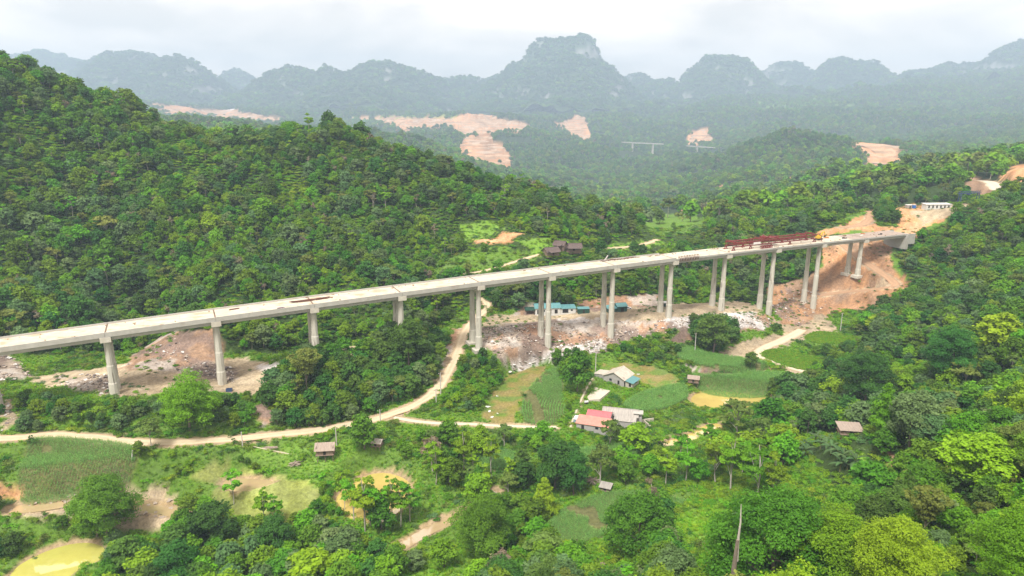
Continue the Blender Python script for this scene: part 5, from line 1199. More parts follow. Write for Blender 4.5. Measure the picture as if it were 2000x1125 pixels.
def visible(x, y, zt, tol=2.5):
    ok = np.ones(len(x), bool)
    for t in np.linspace(.06, .965, 56):
        ok &= (CZ + (zt - CZ) * t - hgt(x * t, y * t)) > -tol
    return ok
def jitter_grid(y0, y1, sp, xl=None):
    ys = np.arange(y0, y1, sp); xm = .86 * y1 + 60; xs = np.arange(-xm, xm, sp)
    a, b = np.meshgrid(xs, ys); a = a.ravel() + rng.uniform(-.46, .46, a.size) * sp; b = b.ravel() + rng.uniform(-.46, .46, b.size) * sp
    k = np.abs(a) < .82 * b + 25; return a[k], b[k]
T = []      # x, y, z, height, kind, explicit label or None, name
def zone_points():
    for poly, d0, d1, sp, kinds, h0, h1 in ZONES:
        ks = kinds.split(); a, b = jitter_grid(d0, d1, sp); z = hgt(a, b); px, py = proj(a, b, z)
        m = inpoly(px, py, poly); j, i = cover_at(a, b); m &= NOTREE[j, i] < .5
        for x, y, zz in zip(a[m], b[m], z[m]): T.append((x, y, zz, rnd.uniform(h0, h1), rnd.choice(ks), None, None))
zone_points()
OPEN = [VALLEY] 
FIELDS = [[(890, 432), (990, 428), (1010, 452), (1060, 462), (1130, 468), (1140, 500), (1060, 500), (1000, 530), (850, 545), (840, 515), (930, 490), (900, 470)],
          [(1240, 425), (1280, 412), (1350, 418), (1385, 432), (1350, 458), (1330, 485), (1290, 500), (1180, 502), (1180, 480), (1260, 462)]]
LOWG = [[(100, 560), (170, 490), (230, 480), (330, 530), (340, 580), (200, 590)], [(690, 460), (740, 410), (850, 390), (880, 440), (980, 430), (1080, 470), (1000, 540), (840, 545), (760, 520)], [(590, 590), (640, 530), (740, 540), (770, 600), (740, 660), (640, 640)], [(0, 210), (120, 240), (200, 330), (60, 340), (0, 330)], [(330, 250), (400, 300), (340, 330), (280, 290)], [(1400, 370), (1480, 350), (1500, 400), (1420, 410)], [(1760, 340), (1880, 340), (1890, 390), (1800, 400)]]
def forest_points():
    for y0, y1, sp, h0, h1 in ((60, 260, 5.6, 8.5, 14.5), (260, 620, 5.0, 6.5, 14), (620, 3800, 15, 12, 26), (3800, 6600, 25, 19, 34)):
        a, b = jitter_grid(y0, y1, sp); z = hgt(a, b); px, py = proj(a, b, z)
        m = (px > -120) & (px < 2120) & (py < 1420) & (py > 40)
        m &= ~(inpoly(px, py, VALLEY) & (b > 150) & (b < 560))
        for fpoly in FIELDS: m &= ~(inpoly(px, py, fpoly) & (b > 380) & (b < 2400) & (fbm(a / 9, b / 9, 95, 2) < .66))
        j, i = cover_at(a, b); m &= NOTREE[j, i] < .5
        # keep the bridge clear
        s = (a - B0[0]) * BD[0] + (b - B0[1]) * BD[1]; t = (a - B0[0]) * BN[0] + (b - B0[1]) * BN[1]
        m &= ~((t > -4) & (t < BW + 4) & (s > -140) & (s < 500))
        if y0 == 60:
            m &= ~inpoly(px, py, [(1500, 860), (1640, 845), (1700, 880), (1760, 930), (1720, 960), (1640, 930), (1560, 890)])
            m &= fbm(a / 30, b / 30, 88, 2) < .70
        else: m &= fbm(a / (26 if y0 < 600 else 70), b / (26 if y0 < 600 else 70), 88, 3) < .70
        a, b, z = a[m], b[m], z[m]
        v = visible(a, b, z + h1 * .9); a, b, z = a[v], b[v], z[v]
        n1 = fbm(a / 60, b / 60, 101, 3); n2 = rng.random(len(a)); n3 = fbm(a / 22, b / 22, 107, 3)
        px, py = proj(a, b, z); right = (px > 1480) & (b < 420)
        nf = fbm(a / 210, b / 210, 113, 3); kk = 0; low = np.zeros(len(a), bool)
        for lp in LOWG: low |= inpoly(px, py, lp) & (b < 620)
        for x, y, zz, p, q, r_, rt, lowp in zip(a, b, z, n1, n2, n3, right, low):
            if rt: kd = ['mid', 'bright', 'dark', 'grey', 'lime', 'olive', 'mid', 'bright'][int(q * 8)] if r_ > .47 else ['dark', 'mid', 'grey', 'dark'][int(q * 4)]
            elif q < .035: kd = 'dry'
            elif q < .12: kd = 'olive'
            elif r_ > .60: kd = 'bright' if q > .45 else 'mid'
            elif p > .5: kd = ['mid', 'mid', 'grey', 'dark', 'bright'][int(q * 5)]
            else: kd = ['dark', 'mid', 'mid', 'grey', 'dark'][int(q * 5)]
            if y0 >= 620: kd = ['bright', 'mid', 'bright', 'mid', 'olive'][int(q * 5)] if nf[kk] > .53 else kd; kk += 1
            h = h0 + (h1 - h0) * rnd.random() ** 1.3
            if y0 == 260 and not rt:
                e_ = rnd.random()
                if e_ < .05: kd = 'sparse'; h *= 1.25
                elif e_ < .08: kd = 'bamboo'
                elif e_ < .12: h *= 1.35
            if r_ > .60: h *= .62
            if kd == 'lime' and rnd.random() < .5: kd = 'bright'
            if lowp and rnd.random() < .8: h *= .5; kd = ['bright', 'mid', 'bright', 'mid'][int(q * 4)]
            T.append((x, y, zz, h, kd, None, None))
forest_points()
EXP = [  # px, py at the foot, py at the top, kind, name, label
 (373, 846, 722, 'bright', 'broadleaf_tree', 'big round bright green tree between the second pier and the dirt road'),
 (297, 876, 818, 'olive', 'broadleaf_tree', 'pale domed tree alone at the dirt road edge by the left corn field'),
 (602, 770, 680, 'bamboo', 'slender_tree', 'pale yellowish tree with thin trunk at the upper left tip of the dark grove'),
 (798, 715, 624, 'dark', 'broadleaf_tree', 'dark feathery tree in front of the fourth pier at the top of the grove'),
 (748, 720, 668, 'dark', 'broadleaf_tree', 'round dark tree just left of the fourth pier in the grove'),
 (1128, 766, 690, 'mid', 'broadleaf_tree', 'spreading tree with thin trunk on the right edge of the curved corn rows'),
 (1392, 692, 612, 'dark', 'broadleaf_tree', 'large dark tree clump in front of the white rubble right of the corn terrace pole'),
 (712, 882, 815, 'mid', 'broadleaf_tree', 'bushy green tree on the road side right of the stilt hut'),
 (846, 928, 850, 'dry', 'bare_tree', 'bare pale branching tree above the right bank of the yellow pond'),
 (712, 1040, 930, 'sparse', 'slender_tree', 'tall dark stemmed slender tree in the middle of the yellow pond view'),
 (725, 1030, 945, 'sparse', 'slender_tree', 'slender tree with thin stem just right of the tall dark one before the yellow pond'),
 (690, 1020, 935, 'sparse', 'slender_tree', 'leftmost of the slender trees before the yellow pond'),
 (765, 1018, 935, 'sparse', 'slender_tree', 'slender tree before the right half of the yellow pond'),
 (800, 1025, 940, 'sparse', 'slender_tree', 'rightmost of the slender trees before the yellow pond'),
 (738, 1036, 948, 'sparse', 'slender_tree', 'thin tree between the tall dark stemmed one and the low bushy pond tree'),
 (782, 1030, 950, 'sparse', 'slender_tree', 'thin tree just left of the rightmost slender tree before the yellow pond'),
 (672, 1000, 925, 'sparse', 'slender_tree', 'thin tree at the left shore of the tree screened yellow pond'),
 (850, 950, 868, 'sparse', 'slender_tree', 'tall pale stemmed tree right below the bare branching tree'),
 (905, 925, 840, 'sparse', 'slender_tree', 'tall pale stemmed tree on the track side above the stream bank'),
 (960, 935, 858, 'sparse', 'slender_tree', 'pale stemmed tree before the hidden corn patch at centre'),
 (746, 1040, 975, 'mid', 'broadleaf_tree', 'low bushy tree at the near shore of the yellow pond'),
 (518, 1025, 958, 'sparse', 'slender_tree', 'slender tree in the dry grass right of the shallow puddle'),
 (540, 1035, 968, 'sparse', 'slender_tree', 'thin tree next to the bramble strip left of the yellow pond'),
 (458, 990, 925, 'sparse', 'slender_tree', 'thin open tree standing before the shallow puddle'),
 (934, 990, 920, 'bright', 'vine_covered_tree', 'vine draped bright tree on the bank above the brown stream'),
 (1062, 1015, 935, 'cone', 'conical_tree', 'upright cone shaped bright tree left of the lower corn field'),
 (945, 1095, 972, 'mid', 'broadleaf_tree', 'wide layered green tree over the brown stream bottom centre'),
 (1085, 960, 862, 'dark', 'broadleaf_tree', 'tallest dark tree in the clump left of the small clearing'),
 (1120, 968, 885, 'dark', 'broadleaf_tree', 'dark tree at the left edge of the small clearing'),
 (1172, 946, 872, 'olive', 'broadleaf_tree', 'open tree with pale forked trunk above the tiny hut'),
 (1222, 948, 898, 'mid', 'slender_tree', 'round headed small tree with thin trunk right of the tiny hut'),
 (1242, 885, 828, 'lime', 'broadleaf_tree', 'small vivid lime green tree below the red roofed farmhouse'),
 (1245, 1075, 965, 'vine', 'vine_covered_tree', 'dark vine covered column of a tree right of the lower corn field'),
 (1270, 1020, 940, 'dry', 'bare_tree', 'half bare grey tree behind the dark vine covered column'),
 (1505, 988, 885, 'sparse', 'slender_tree', 'leaning pale trunked tree at the right of the slope stand'),
 (1475, 975, 862, 'sparse', 'slender_tree', 'tall tree with straight twin pale trunks mid slope'),
 (1428, 962, 850, 'sparse', 'slender_tree', 'tall straight pale trunked tree left of the twin trunks'),
 (1398, 945, 858, 'sparse', 'slender_tree', 'short pale trunked tree at the left of the slope stand'),
 (1338, 942, 865, 'sparse', 'slender_tree', 'white stemmed tree on the grassy slope below the pale pond'),
 (1300, 950, 880, 'sparse', 'slender_tree', 'thin white stemmed tree furthest left on the grassy slope'),
 (1500, 1168, 968, 'vine', 'vine_covered_tree', 'huge vine draped tree beside the dead trunk at the bottom edge'),
 (1905, 960, 850, 'lime', 'broadleaf_tree', 'wide bright yellow green tree on the right hillside near the frame edge'),
 (1945, 690, 612, 'lime', 'broadleaf_tree', 'rounded yellow green tree high on the right hillside at the frame edge'),
 (1685, 800, 688, 'dark', 'broadleaf_tree', 'very dark open crowned tree left of the right hillside'),
 (1722, 855, 752, 'cone', 'conical_tree', 'upright yellow green tree above the low wooden shelter'),
 (1775, 885, 765, 'grey', 'broadleaf_tree', 'big dark grey green tree right of the upright yellow green tree'),
 (1850, 755, 640, 'dark', 'broadleaf_tree', 'tall shaded tree with visible stem on the middle right hillside'),
 (1190, 872, 818, 'olive', 'broadleaf_tree', 'airy tree screening the right half of the red roofed farmhouse'),
 (1440, 850, 782, 'olive', 'slender_tree', 'airy pale tree in front of the yellow pond beside the corn'),
 (1500, 850, 775, 'mid', 'broadleaf_tree', 'leafy tree hiding the right end of the yellow pond beside the corn'),
 (1385, 880, 818, 'sparse', 'slender_tree', 'slender tree standing right before the pale muddy pond'),
 (1330, 900, 838, 'sparse', 'slender_tree', 'slender tree standing before the left end of the pale muddy pond'),
 (1465, 722, 690, 'dark', 'bush', 'dark round bush at the tip of the upper corn terrace'),
 (190, 1050, 955, 'bright', 'broadleaf_tree', 'leaning bright tree at the river bank bottom left'),
 (213, 1055, 935, 'mid', 'slender_tree', 'tall thin trunked tree beside the brown river bottom left'),
 (610, 1150, 1078, 'lime', 'broadleaf_tree', 'yellow green tree at the bottom edge left of centre'),
 (420, 1070, 980, 'dark', 'broadleaf_tree', 'dense dark tree behind the bottom left pond trees'),
 (540, 1090, 1010, 'dark', 'broadleaf_tree', 'dark tree with bright tips at the bottom left of centre'),
 (350, 1150, 1060, 'dark', 'broadleaf_tree', 'shaded broad tree near the bottom edge right of the yellow green pond'),
 (1620, 1165, 1010, 'bright', 'broadleaf_tree', 'big leafy yellow green tree right of the vine draped tree bottom right'),
 (1740, 1170, 1020, 'bright', 'broadleaf_tree', 'leafy bright tree at the bottom edge second right of the vine draped tree'),
 (1960, 1160, 1010, 'bright', 'broadleaf_tree', 'bright tree in the bottom right corner'),
 (1645, 1060, 955, 'mid', 'broadleaf_tree', 'mid green tree mound on the lower right slope above the big leafy tree'),
 (1800, 1060, 950, 'bamboo', 'feathery_tree', 'dark feathery drooping tree on the lower right slope'),
]
for px, pb, pt, kd, nm, lab in EXP:
    d1 = 460
    if pb > 1125:
        q0 = ray(px, pb); p = hit(px, min(pb, 1400), 50, d1)
    else: p = hit(px, pb, 60, d1)
    h = max(2.5, (pb - pt) * math.hypot(p[1], CZ - p[2]) / FPX * 1.08)
    T.append((p[0], p[1], p[2], h, kd, lab, nm))
# nothing wild closer than a crown to the named ones
ex = np.array([(t[0], t[1], t[3]) for t in T if t[5]])
def crowd(t): return t[5] is None and (np.hypot(ex[:, 0] - t[0], ex[:, 1] - t[1]) < ex[:, 2] * .24).any()
T = [t for t in T if not crowd(t)]
# sight of houses, ponds and piers kept open: no unnamed tree whose crown would hide them
CLEAR = [(px, py, r, D) for px, py, r, D in ((1205, 738, 46, 310), (1165, 812, 34, 270), (1210, 805, 24, 280), (637, 880, 26, 240), (737, 868, 14, 240), (1355, 742, 16, 300), (1658, 828, 38, 222), (1182, 948, 16, 215), (1170, 768, 30, 300), (1420, 775, 60, 300), (1370, 840, 24, 270), (1310, 865, 16, 260), (730, 960, 70, 225), (110, 1090, 70, 190), (1080, 605, 60, 380), (1205, 600, 30, 390), (1248, 812, 16, 275), (560, 898, 60, 245), (1150, 945, 16, 215), (700, 838, 22, 270), (780, 810, 30, 270), (840, 775, 24, 290), (870, 730, 20, 320), (900, 670, 20, 340), (1000, 770, 30, 300), (1080, 775, 24, 290), (280, 995, 40, 215), (60, 990, 40, 215), (920, 990, 36, 215), (830, 1045, 26, 200), (1200, 1005, 80, 210), (1630, 888, 62, 215), (475, 945, 40, 225), (1825, 403, 40, 540), (1890, 392, 14, 540), (1925, 350, 40, 590), (1370, 1020, 40, 190), (1085, 490, 40, 440), (860, 1100, 60, 180), (217, 740, 16, 262), (432, 720, 16, 280), (615, 650, 14, 295), (781, 620, 14, 310), (150, 900, 90, 225), (1258, 830, 14, 270))]
def hides(t):
    if t[5] or t[1] > 640: return False
    px, py = proj(np.array(t[0]), np.array(t[1]), np.array([t[2] + .35 * t[3], t[2] + .7 * t[3], t[2] + .97 * t[3]])); w_ = .22 * t[3] * FPX / t[1]
    for cx_, cy_, r, D in CLEAR:
        if t[1] < D and (np.hypot(px - cx_, py - cy_) < r + w_ * .6).any(): return True
    return False
T = [t for t in T if not hides(t)]
# deck and pier sight: nothing unnamed may rise in front of the bridge deck
def over_deck(t):
    if t[5]: return False
    s = (t[0] - B0[0]) * BD[0] + (t[1] - B0[1]) * BD[1]; tt = (t[0] - B0[0]) * BN[0] + (t[1] - B0[1]) * BN[1]
    if tt > 0 or s < -160 or s > 560: return False
    px, py = proj(np.array(t[0]), np.array(t[1]), np.array(t[2] + t[3])); dk = np.interp(px, [0, 206, 423, 617, 789, 942, 1079, 1203, 1315, 1423, 1520, 1606, 1689, 1760], [697, 668, 637, 609, 584, 563, 546, 531, 518, 505, 494, 483, 472, 459])
    return px < 1765 and py < dk + 30
T = [t for t in T if not over_deck(t)]
FARCLEAR = [([(1882, 330), (1945, 314), (2010, 308), (2010, 364), (1940, 378), (1895, 372)], 640), ([(1208, 270), (1300, 272), (1300, 304), (1208, 304)], far_(1330)), ([(1338, 280), (1422, 284), (1422, 300), (1338, 298)], far_(1330)), ([(965, 262), (1040, 264), (1040, 278), (965, 276)], far_(1400)), ([(1240, 416), (1370, 416), (1392, 448), (1330, 470), (1262, 466)], 1100), ([(885, 432), (985, 430), (1020, 452), (1065, 466), (1140, 476), (1060, 500), (930, 490), (895, 470)], 470), ([(1645, 268), (1770, 288), (1770, 318), (1690, 326)], far_(900)), ([(895, 268), (1000, 270), (1006, 330), (900, 300)], far_(1200))]
_tx = np.array([t[0] for t in T]); _ty = np.array([t[1] for t in T]); _tz = np.array([t[2] + .85 * t[3] for t in T]); _q = proj(_tx, _ty, _tz); _drop = np.zeros(len(T), bool)
for fp, D in FARCLEAR: _drop |= inpoly(_q[0], _q[1], fp) & (_ty < D) & (_ty > 330)
_drop &= np.array([t[5] is None for t in T]) & (rng.random(len(T)) < .93)
T = [t for t, d in zip(T, _drop) if not d]
# individuals: the named ones and the largest others in view, 300 in all
def pxsize(t): return t[3] * FPX / math.hypot(t[1], CZ - t[2])
_px = [proj(np.array(t[0]), np.array(t[1]), np.array(t[2] + t[3] * .7)) for t in T]
inview = [(-20 < p[0] < 2020) and (-20 < p[1] < 1130) for p in _px]
order = sorted(range(len(T)), key=lambda i: (T[i][5] is None, not inview[i], -pxsize(T[i])))
single = set(order[:298])
LOOK = {'dark': 'dark green dense tree', 'mid': 'mid green leafy tree', 'bright': 'bright green leafy tree', 'olive': 'olive toned open crowned tree', 'lime': 'yellow green tree', 'grey': 'greyish green tree', 'sparse': 'slender pale stemmed tree', 'cone': 'upright conical tree', 'vine': 'vine draped tree', 'dry': 'nearly bare pale branched tree', 'bamboo': 'feathery bamboo clump'}
MARKS = [(637, 880, 'the grey stilt hut'), (737, 868, 'the small open hut'), (1355, 742, 'the hut by the corn terrace'), (1658, 829, 'the low wooden shelter'), (1182, 948, 'the tiny sloping roof hut'), (1208, 738, 'the cream roofed farmhouse'), (1165, 815, 'the red roofed farmhouse'), (1210, 805, 'the grey roofed house'),
 (1425, 780, 'the yellow pond beside the corn'), (1360, 850, 'the pale muddy pond'), (730, 970, 'the tree screened yellow pond'), (110, 1090, 'the yellow green corner pond'), (480, 945, 'the shallow puddle'), (217, 740, 'the leftmost bridge pier'), (430, 715, 'the second bridge pier from left'), (614, 650, 'the third bridge pier from left'), (782, 630, 'the fourth bridge pier from left'), (930, 640, 'the pier beside the winding road'),
 (373, 780, 'the big round bright tree'), (297, 845, 'the domed tree by the dirt road'), (150, 900, 'the left corn field'), (1200, 1005, 'the bottom centre corn field'), (1080, 775, 'the curved corn rows'), (1440, 1060, 'the dead snag'), (1520, 1040, 'the huge vine draped tree'), (1640, 890, 'the banana row'), (1905, 900, 'the wide yellow green tree'), (1722, 800, 'the upright yellow green tree'), (1685, 740, 'the very dark open tree'), (1062, 975, 'the cone shaped tree'), (945, 1030, 'the layered tree over the stream'), (861, 750, 'the poles at the road bend'), (1641, 630, 'the pole by the wash'), (1690, 540, 'the red haul road'), (280, 995, 'the left river bend'), (1245, 1020, 'the dark vine covered column'), (1640, 1080, 'the big leafy tree bottom right'), (1945, 650, 'the high yellow green tree'), (1392, 650, 'the dark clump before the rubble'), (600, 1110, 'the yellow green tree bottom left'), (1850, 700, 'the tall dark-leaved tree')]
ORD = ['nearest', 'second', 'third', 'fourth', 'fifth', 'sixth', 'seventh', 'eighth', 'ninth', 'tenth']
AUTO = {}; _b = {}
for i in single:
    if T[i][5]: continue
    px, py = float(_px[i][0]), float(_px[i][1]); j = min(range(len(MARKS)), key=lambda j: math.hypot(MARKS[j][0] - px, MARKS[j][1] - py)); dx, dy = px - MARKS[j][0], py - MARKS[j][1]
    di = ('left of' if dx < 0 else 'right of') if abs(dx) > abs(dy) else ('behind' if dy < 0 else 'in front of')
    _b.setdefault((T[i][4], j, di), []).append((math.hypot(dx, dy), i))
for (kd, j, di), l_ in _b.items():
    for k, (d, i) in enumerate(sorted(l_)):
        AUTO[i] = ((ORD[k] + ' ' if len(l_) > 1 else '') + LOOK[kd] + ' ' + di + ' ' + MARKS[j][2] + (', counting outward' if k and len((LOOK[kd] + di + MARKS[j][2]).split()) < 10 else ''), LOOK[kd].replace('tree', 'trees').replace('clump', 'clumps') + ' ' + di + ' ' + MARKS[j][2])
F = []; BIG = next(i for i, t in enumerate(T) if t[5] and t[5].startswith('big round bright'))
for i, t in enumerate(T):
    x, y, z, h, kd, lab, nm = t; dist = math.hypot(y, CZ - z)
    var = rnd.randrange(2); rz = rnd.uniform(0, 6.28); fx = h / 10; fw = fx * rnd.uniform(.88, 1.18)
    if lab and i == BIG: fw = fx * .98
    if kd == 'sparse': fw *= .86
    if lab and kd == 'lime' and nm == 'broadleaf_tree': fw *= 1.35
    lod = 0 if h * FPX / dist > 85 else 1
    if i in single:
        if h * FPX / dist > 120 and (kd, 3, 0) in TS: lod, var = 3, 0
        if (kd, lod, var) not in TS: var = 0
        if lab is None:
            l1, g1 = AUTO[i]
            e = empty({'sparse': 'slender_tree', 'olive': 'slender_tree', 'dry': 'bare_tree', 'cone': 'conical_tree', 'vine': 'vine_covered_tree', 'bamboo': 'bamboo_clump'}.get(kd, 'broadleaf_tree'), (x, y, z), rz, label=l1, cat='tree', group=g1)
        else:
            e = empty(nm, (x, y, z), rz, label=lab, cat='bush' if nm == 'bush' else 'tree')
        e.scale = (fw, fw, fx)
        if i == BIG: e.location.z -= .13 * h
        cm, tm = TS[(kd, lod, var)]
        link('trunk', tm, e); link('crown', cm, e)
    else:
        lod = 2 if dist > 640 else lod
        if (kd, lod, var) not in PIDX: var = 0
        if (kd, lod, var) not in PIDX: kd = 'mid'
        F.append((x, y, z - .2, rz, fw, fx, PIDX[(kd, lod, var)]))
# mountain woods
a, b = jitter_grid(6050, 10000, 32.0)
z = mhgt(a, b); k = z > hgt(a, b) + 1; a, b, z = a[k], b[k], z[k]
px, py = proj(a, b, z); k = (px > -60) & (px < 2060); a, b, z = a[k], b[k], z[k]
ok = np.ones(len(a), bool)
for t in np.linspace(.70, .99, 26): ok &= (CZ + (z + 12 - CZ) * t - np.where(b * t > 6050, mhgt(a * t, b * t), hgt(a * t, b * t))) > -4
jj = np.clip(((b - mys[0]) / MDY).astype(int), 0, MZ.shape[0] - 1); ii_ = np.clip(((a - mxs[0]) / MDX).astype(int), 0, MZ.shape[1] - 1)
cl = fbm(a / 90, b / 90, 141, 3); ok &= ~CLIFF[jj, ii_]
a, b, z = a[ok], b[ok], z[ok]; tnz = fbm(a / 260, b / 260 + z / 300, 151, 3); kk = 0
for x, y, zz in zip(a, b, z):
    tn = tnz[kk]; kk += 1; kd = rnd.choice(['dark', 'mid', 'dark', 'grey'] if tn < .5 else ['mid', 'grey', 'bright', 'mid']); h = rnd.uniform(20, 46); v = rnd.randrange(2)
    F.append((x, y, zz - 3, rnd.uniform(0, 6.28), h / 10 * 1.5, h / 10, PIDX[(kd, 2, v)]))
F = np.array(F)
print('lod0 singles', sum(1 for i in single if T[i][3] * FPX / math.hypot(T[i][1], CZ - T[i][2]) > 85), 'trees', len(T), 'forest instances', len(F))
scatter_object('forest', F[:, :3], np.c_[np.zeros(len(F)), np.zeros(len(F)), F[:, 3]], np.c_[F[:, 4], F[:, 4], F[:, 5]], F[:, 6], protos, label='unbroken subtropical forest over the hillsides and far slopes')

# ------------------------------------------------------------------ undergrowth, grass, crops, rubble
def mound(seed, n, leaf, kd, flat=.7):
    g = np.random.default_rng(seed); lob = [(g.normal(0, .55), g.normal(0, .55), .45 + g.uniform(-.1, .25), g.uniform(.4, .8), g.uniform(.4, .8), g.uniform(.35, .6) * flat) for _ in range(7)]
    co, f, lf = lobes_leaves(lob, n, leaf, g, under=.1); return np_mesh('mound', co, f, [LM[kd]], False, {'lf': ('FLOAT', lf)})
shr = small_coll('undergrowth_shapes', [mound(1, 200, .24, 'dark'), mound(2, 200, .24, 'mid'), mound(3, 200, .24, 'bright'), mound(4, 200, .24, 'herb'), mound(5, 200, .22, 'grey'), mound(6, 160, .24, 'olive')])
def blades(seed, n, h, wd, kd, spread=.35):
    g = np.random.default_rng(seed); co = []; f = []; lf = []
    for i in range(n):
        a = g.uniform(0, 6.28); r0 = g.uniform(0, spread); b = np.array([math.cos(a) * r0, math.sin(a) * r0, -.05]); a2 = a + g.normal(0, .6); hh = h * g.uniform(.6, 1.15); d = np.array([math.cos(a2), math.sin(a2), 0]); s = np.array([-d[1], d[0], 0]) * wd * .5
        p1 = b + d * hh * .22 + np.array([0, 0, hh * .62]); p2 = b + d * hh * .6 + np.array([0, 0, hh * .85]); o = len(co)
        co += [b - s, b + s, p1 + s, p1 - s, p2 + s * .3, p2 - s * .3]; f += [(o, o + 1, o + 2, o + 3), (o + 3, o + 2, o + 4, o + 5)]; lf += [g.random()] * 6
    return np_mesh('tuft', np.array(co), np.array(f), [LM[kd]], False, {'lf': ('FLOAT', np.array(lf))})
grs = small_coll('grass_shapes', [blades(1, 16, .8, .11, 'grass'), blades(2, 16, .6, .11, 'herb', .45), blades(3, 14, 1.0, .12, 'grass', .5)])
# shrub layer
U = []
a, b = jitter_grid(75, 600, 2.7); z = hgt(a, b); px, py = proj(a, b, z)
j, i = cover_at(a, b); m = (px > -60) & (px < 2060) & (py < 1350) & (NOTREE[j, i] < .5)
inv_ = inpoly(px, py, VALLEY) & (b > 150) & (b < 560); patch = fbm(a / 17, b / 17, 201, 3)
inz = np.zeros(len(a), bool)
for zn in ZONES: inz |= inpoly(px, py, zn[0]) & (b > zn[1]) & (b < zn[2])
m &= ~inv_ | inz | (patch > .52) | (rng.random(len(a)) < .12)
LAWN = [[(1560, 855), (1600, 850), (1670, 890), (1700, 915), (1680, 930), (1630, 925), (1590, 890), (1560, 890)], [(480, 872), (560, 868), (700, 850), (760, 870), (700, 905), (640, 925), (560, 925), (470, 905)], [(400, 930), (560, 935), (640, 955), (610, 1010), (520, 1020), (420, 1000)], [(1330, 1000), (1420, 985), (1440, 1050), (1330, 1060)], [(790, 1110), (900, 1075), (970, 1120), (930, 1180), (780, 1180)]]
for q in LAWN: m &= ~(inpoly(px, py, q) & (b < 330) & (rng.random(len(a)) < .9))
a, b, z, patch = a[m], b[m], z[m], patch[m]; v = visible(a, b, z + 2.5); a, b, z, patch = a[v], b[v], z[v], patch[v]
tone = fbm(a / 24, b / 24, 211, 3); px, py = proj(a, b, z); fld = np.zeros(len(a), bool)
for q in FIELDS: fld |= inpoly(px, py, q) & (b > 380)
fld &= rng.random(len(a)) < .88
for x, y, zz, t, fl in zip(a, b, z, tone, fld):
    s = rnd.uniform(.9, 1.9) * (1 if y < 330 else 1.3); q = rnd.random()
    if fl: s *= .45; t = .5 + .1 * (q > .3)
    k = (2 if q < .4 else 3) if t > .56 else ((0 if q < .3 else 1 if q < .7 else 4 if q < .85 else 5) if t < .46 else (1 if q < .4 else 3 if q < .75 else 0))
    U.append((x, y, zz - .1, rnd.uniform(0, 6.28), s, s * rnd.uniform(.6, 1.0), k))
# scrub creeping over the bare ground
a, b = jitter_grid(200, 560, 4.5); z = hgt(a, b); px, py = proj(a, b, z); j, i = cover_at(a, b)
inplot = np.zeros(len(a), bool)
for kind, wp, zz_ in PLOT: inplot |= inpoly(a, b, wp)
onroad = np.zeros(len(a), bool)
for nm_, p_, hw_ in ROAD: onroad |= segdist(a, b, p_[::4])[0] < hw_ + 1.5
m = (bare[j, i] > .5) & ~inplot & ~onroad & (fbm(a / 13, b / 13, 231, 3) > .565)
for x, y, zz in zip(a[m], b[m], z[m]): s = rnd.uniform(.5, 1.3); U.append((x, y, zz - .1, rnd.uniform(0, 6.28), s, s * .6, rnd.choice([0, 1, 4, 5, 3])))
U = np.array(U); print('undergrowth', len(U))
scatter_object('undergrowth', U[:, :3], np.c_[np.zeros(len(U)), np.zeros(len(U)), U[:, 3]], np.c_[U[:, 4], U[:, 4], U[:, 5]], U[:, 6], shr, label='low leafy undergrowth and creepers covering banks and forest floor')
# grass
a, b = jitter_grid(120, 420, .95); z = hgt(a, b); px, py = proj(a, b, z); j, i = cover_at(a, b)
gl = gc[j, i, 1]; m = (px > -40) & (px < 2040) & (py < 1180) & (gl > .10) & (bare[j, i] < .5) & (NOTREE[j, i] < .5) & (gc[j, i, 0] < gl * .9)
m &= rng.random(len(a)) < .75
a, b, z = a[m], b[m], z[m]; tone = fbm(a / 11, b / 11, 221, 3)
n = len(a); print('grass', n); s = rng.uniform(.6, 1.3, n) * (.6 + .8 * tone)
scatter_object('grass', np.c_[a, b, z], np.c_[np.zeros(n), np.zeros(n), rng.uniform(0, 6.28, n)], np.c_[s, s, s], np.where(tone > .55, 0, np.where(tone > .45, 1, 2)), grs, label='bright green grass on the valley floor and banks')
# corn: rows of plants with arching blades
def corn_shape(seed):
    g = np.random.default_rng(seed); co = []; f = []; lf = []
    for i in range(8):
        a = i * 2.5 + g.normal(0, .3); zb = .25 + i * .16; d = np.array([math.cos(a), math.sin(a), 0]); s = np.array([-d[1], d[0], 0]) * .065; L_ = g.uniform(.55, .8)
        p = [np.array([0, 0, zb]), d * L_ * .4 + np.array([0, 0, zb + .34]), d * L_ * .8 + np.array([0, 0, zb + .32]), d * L_ * 1.1 + np.array([0, 0, zb + .02])]; o = len(co)
        for q, w_ in zip(p, (.5, 1, .9, .15)): co += [q - s * w_, q + s * w_]
        for k in range(3): f.append((o + 2 * k, o + 2 * k + 1, o + 2 * k + 3, o + 2 * k + 2))
        lf += [.25 + .75 * g.random()] * 8
    o = len(co); co += [np.array(q) for q in ((-.03, 0, -.1), (.03, 0, -.1), (.02, 0, 1.75), (-.02, 0, 1.75), (0, -.03, -.1), (0, .03, -.1), (0, .02, 1.75), (0, -.02, 1.75))]; f += [(o, o + 1, o + 2, o + 3), (o + 4, o + 5, o + 6, o + 7)]; lf += [.9] * 8
    return np_mesh('corn_plant', np.array(co), np.array(f), [LM['corn']], False, {'lf': ('FLOAT', np.array(lf))})
crn = small_coll('corn_shapes', [corn_shape(1), corn_shape(2), corn_shape(3)])
CA = {2: 1.15, 3: .5, 4: .1, 5: .05, 6: 1.25, 7: .9, 8: .3, 9: .2}
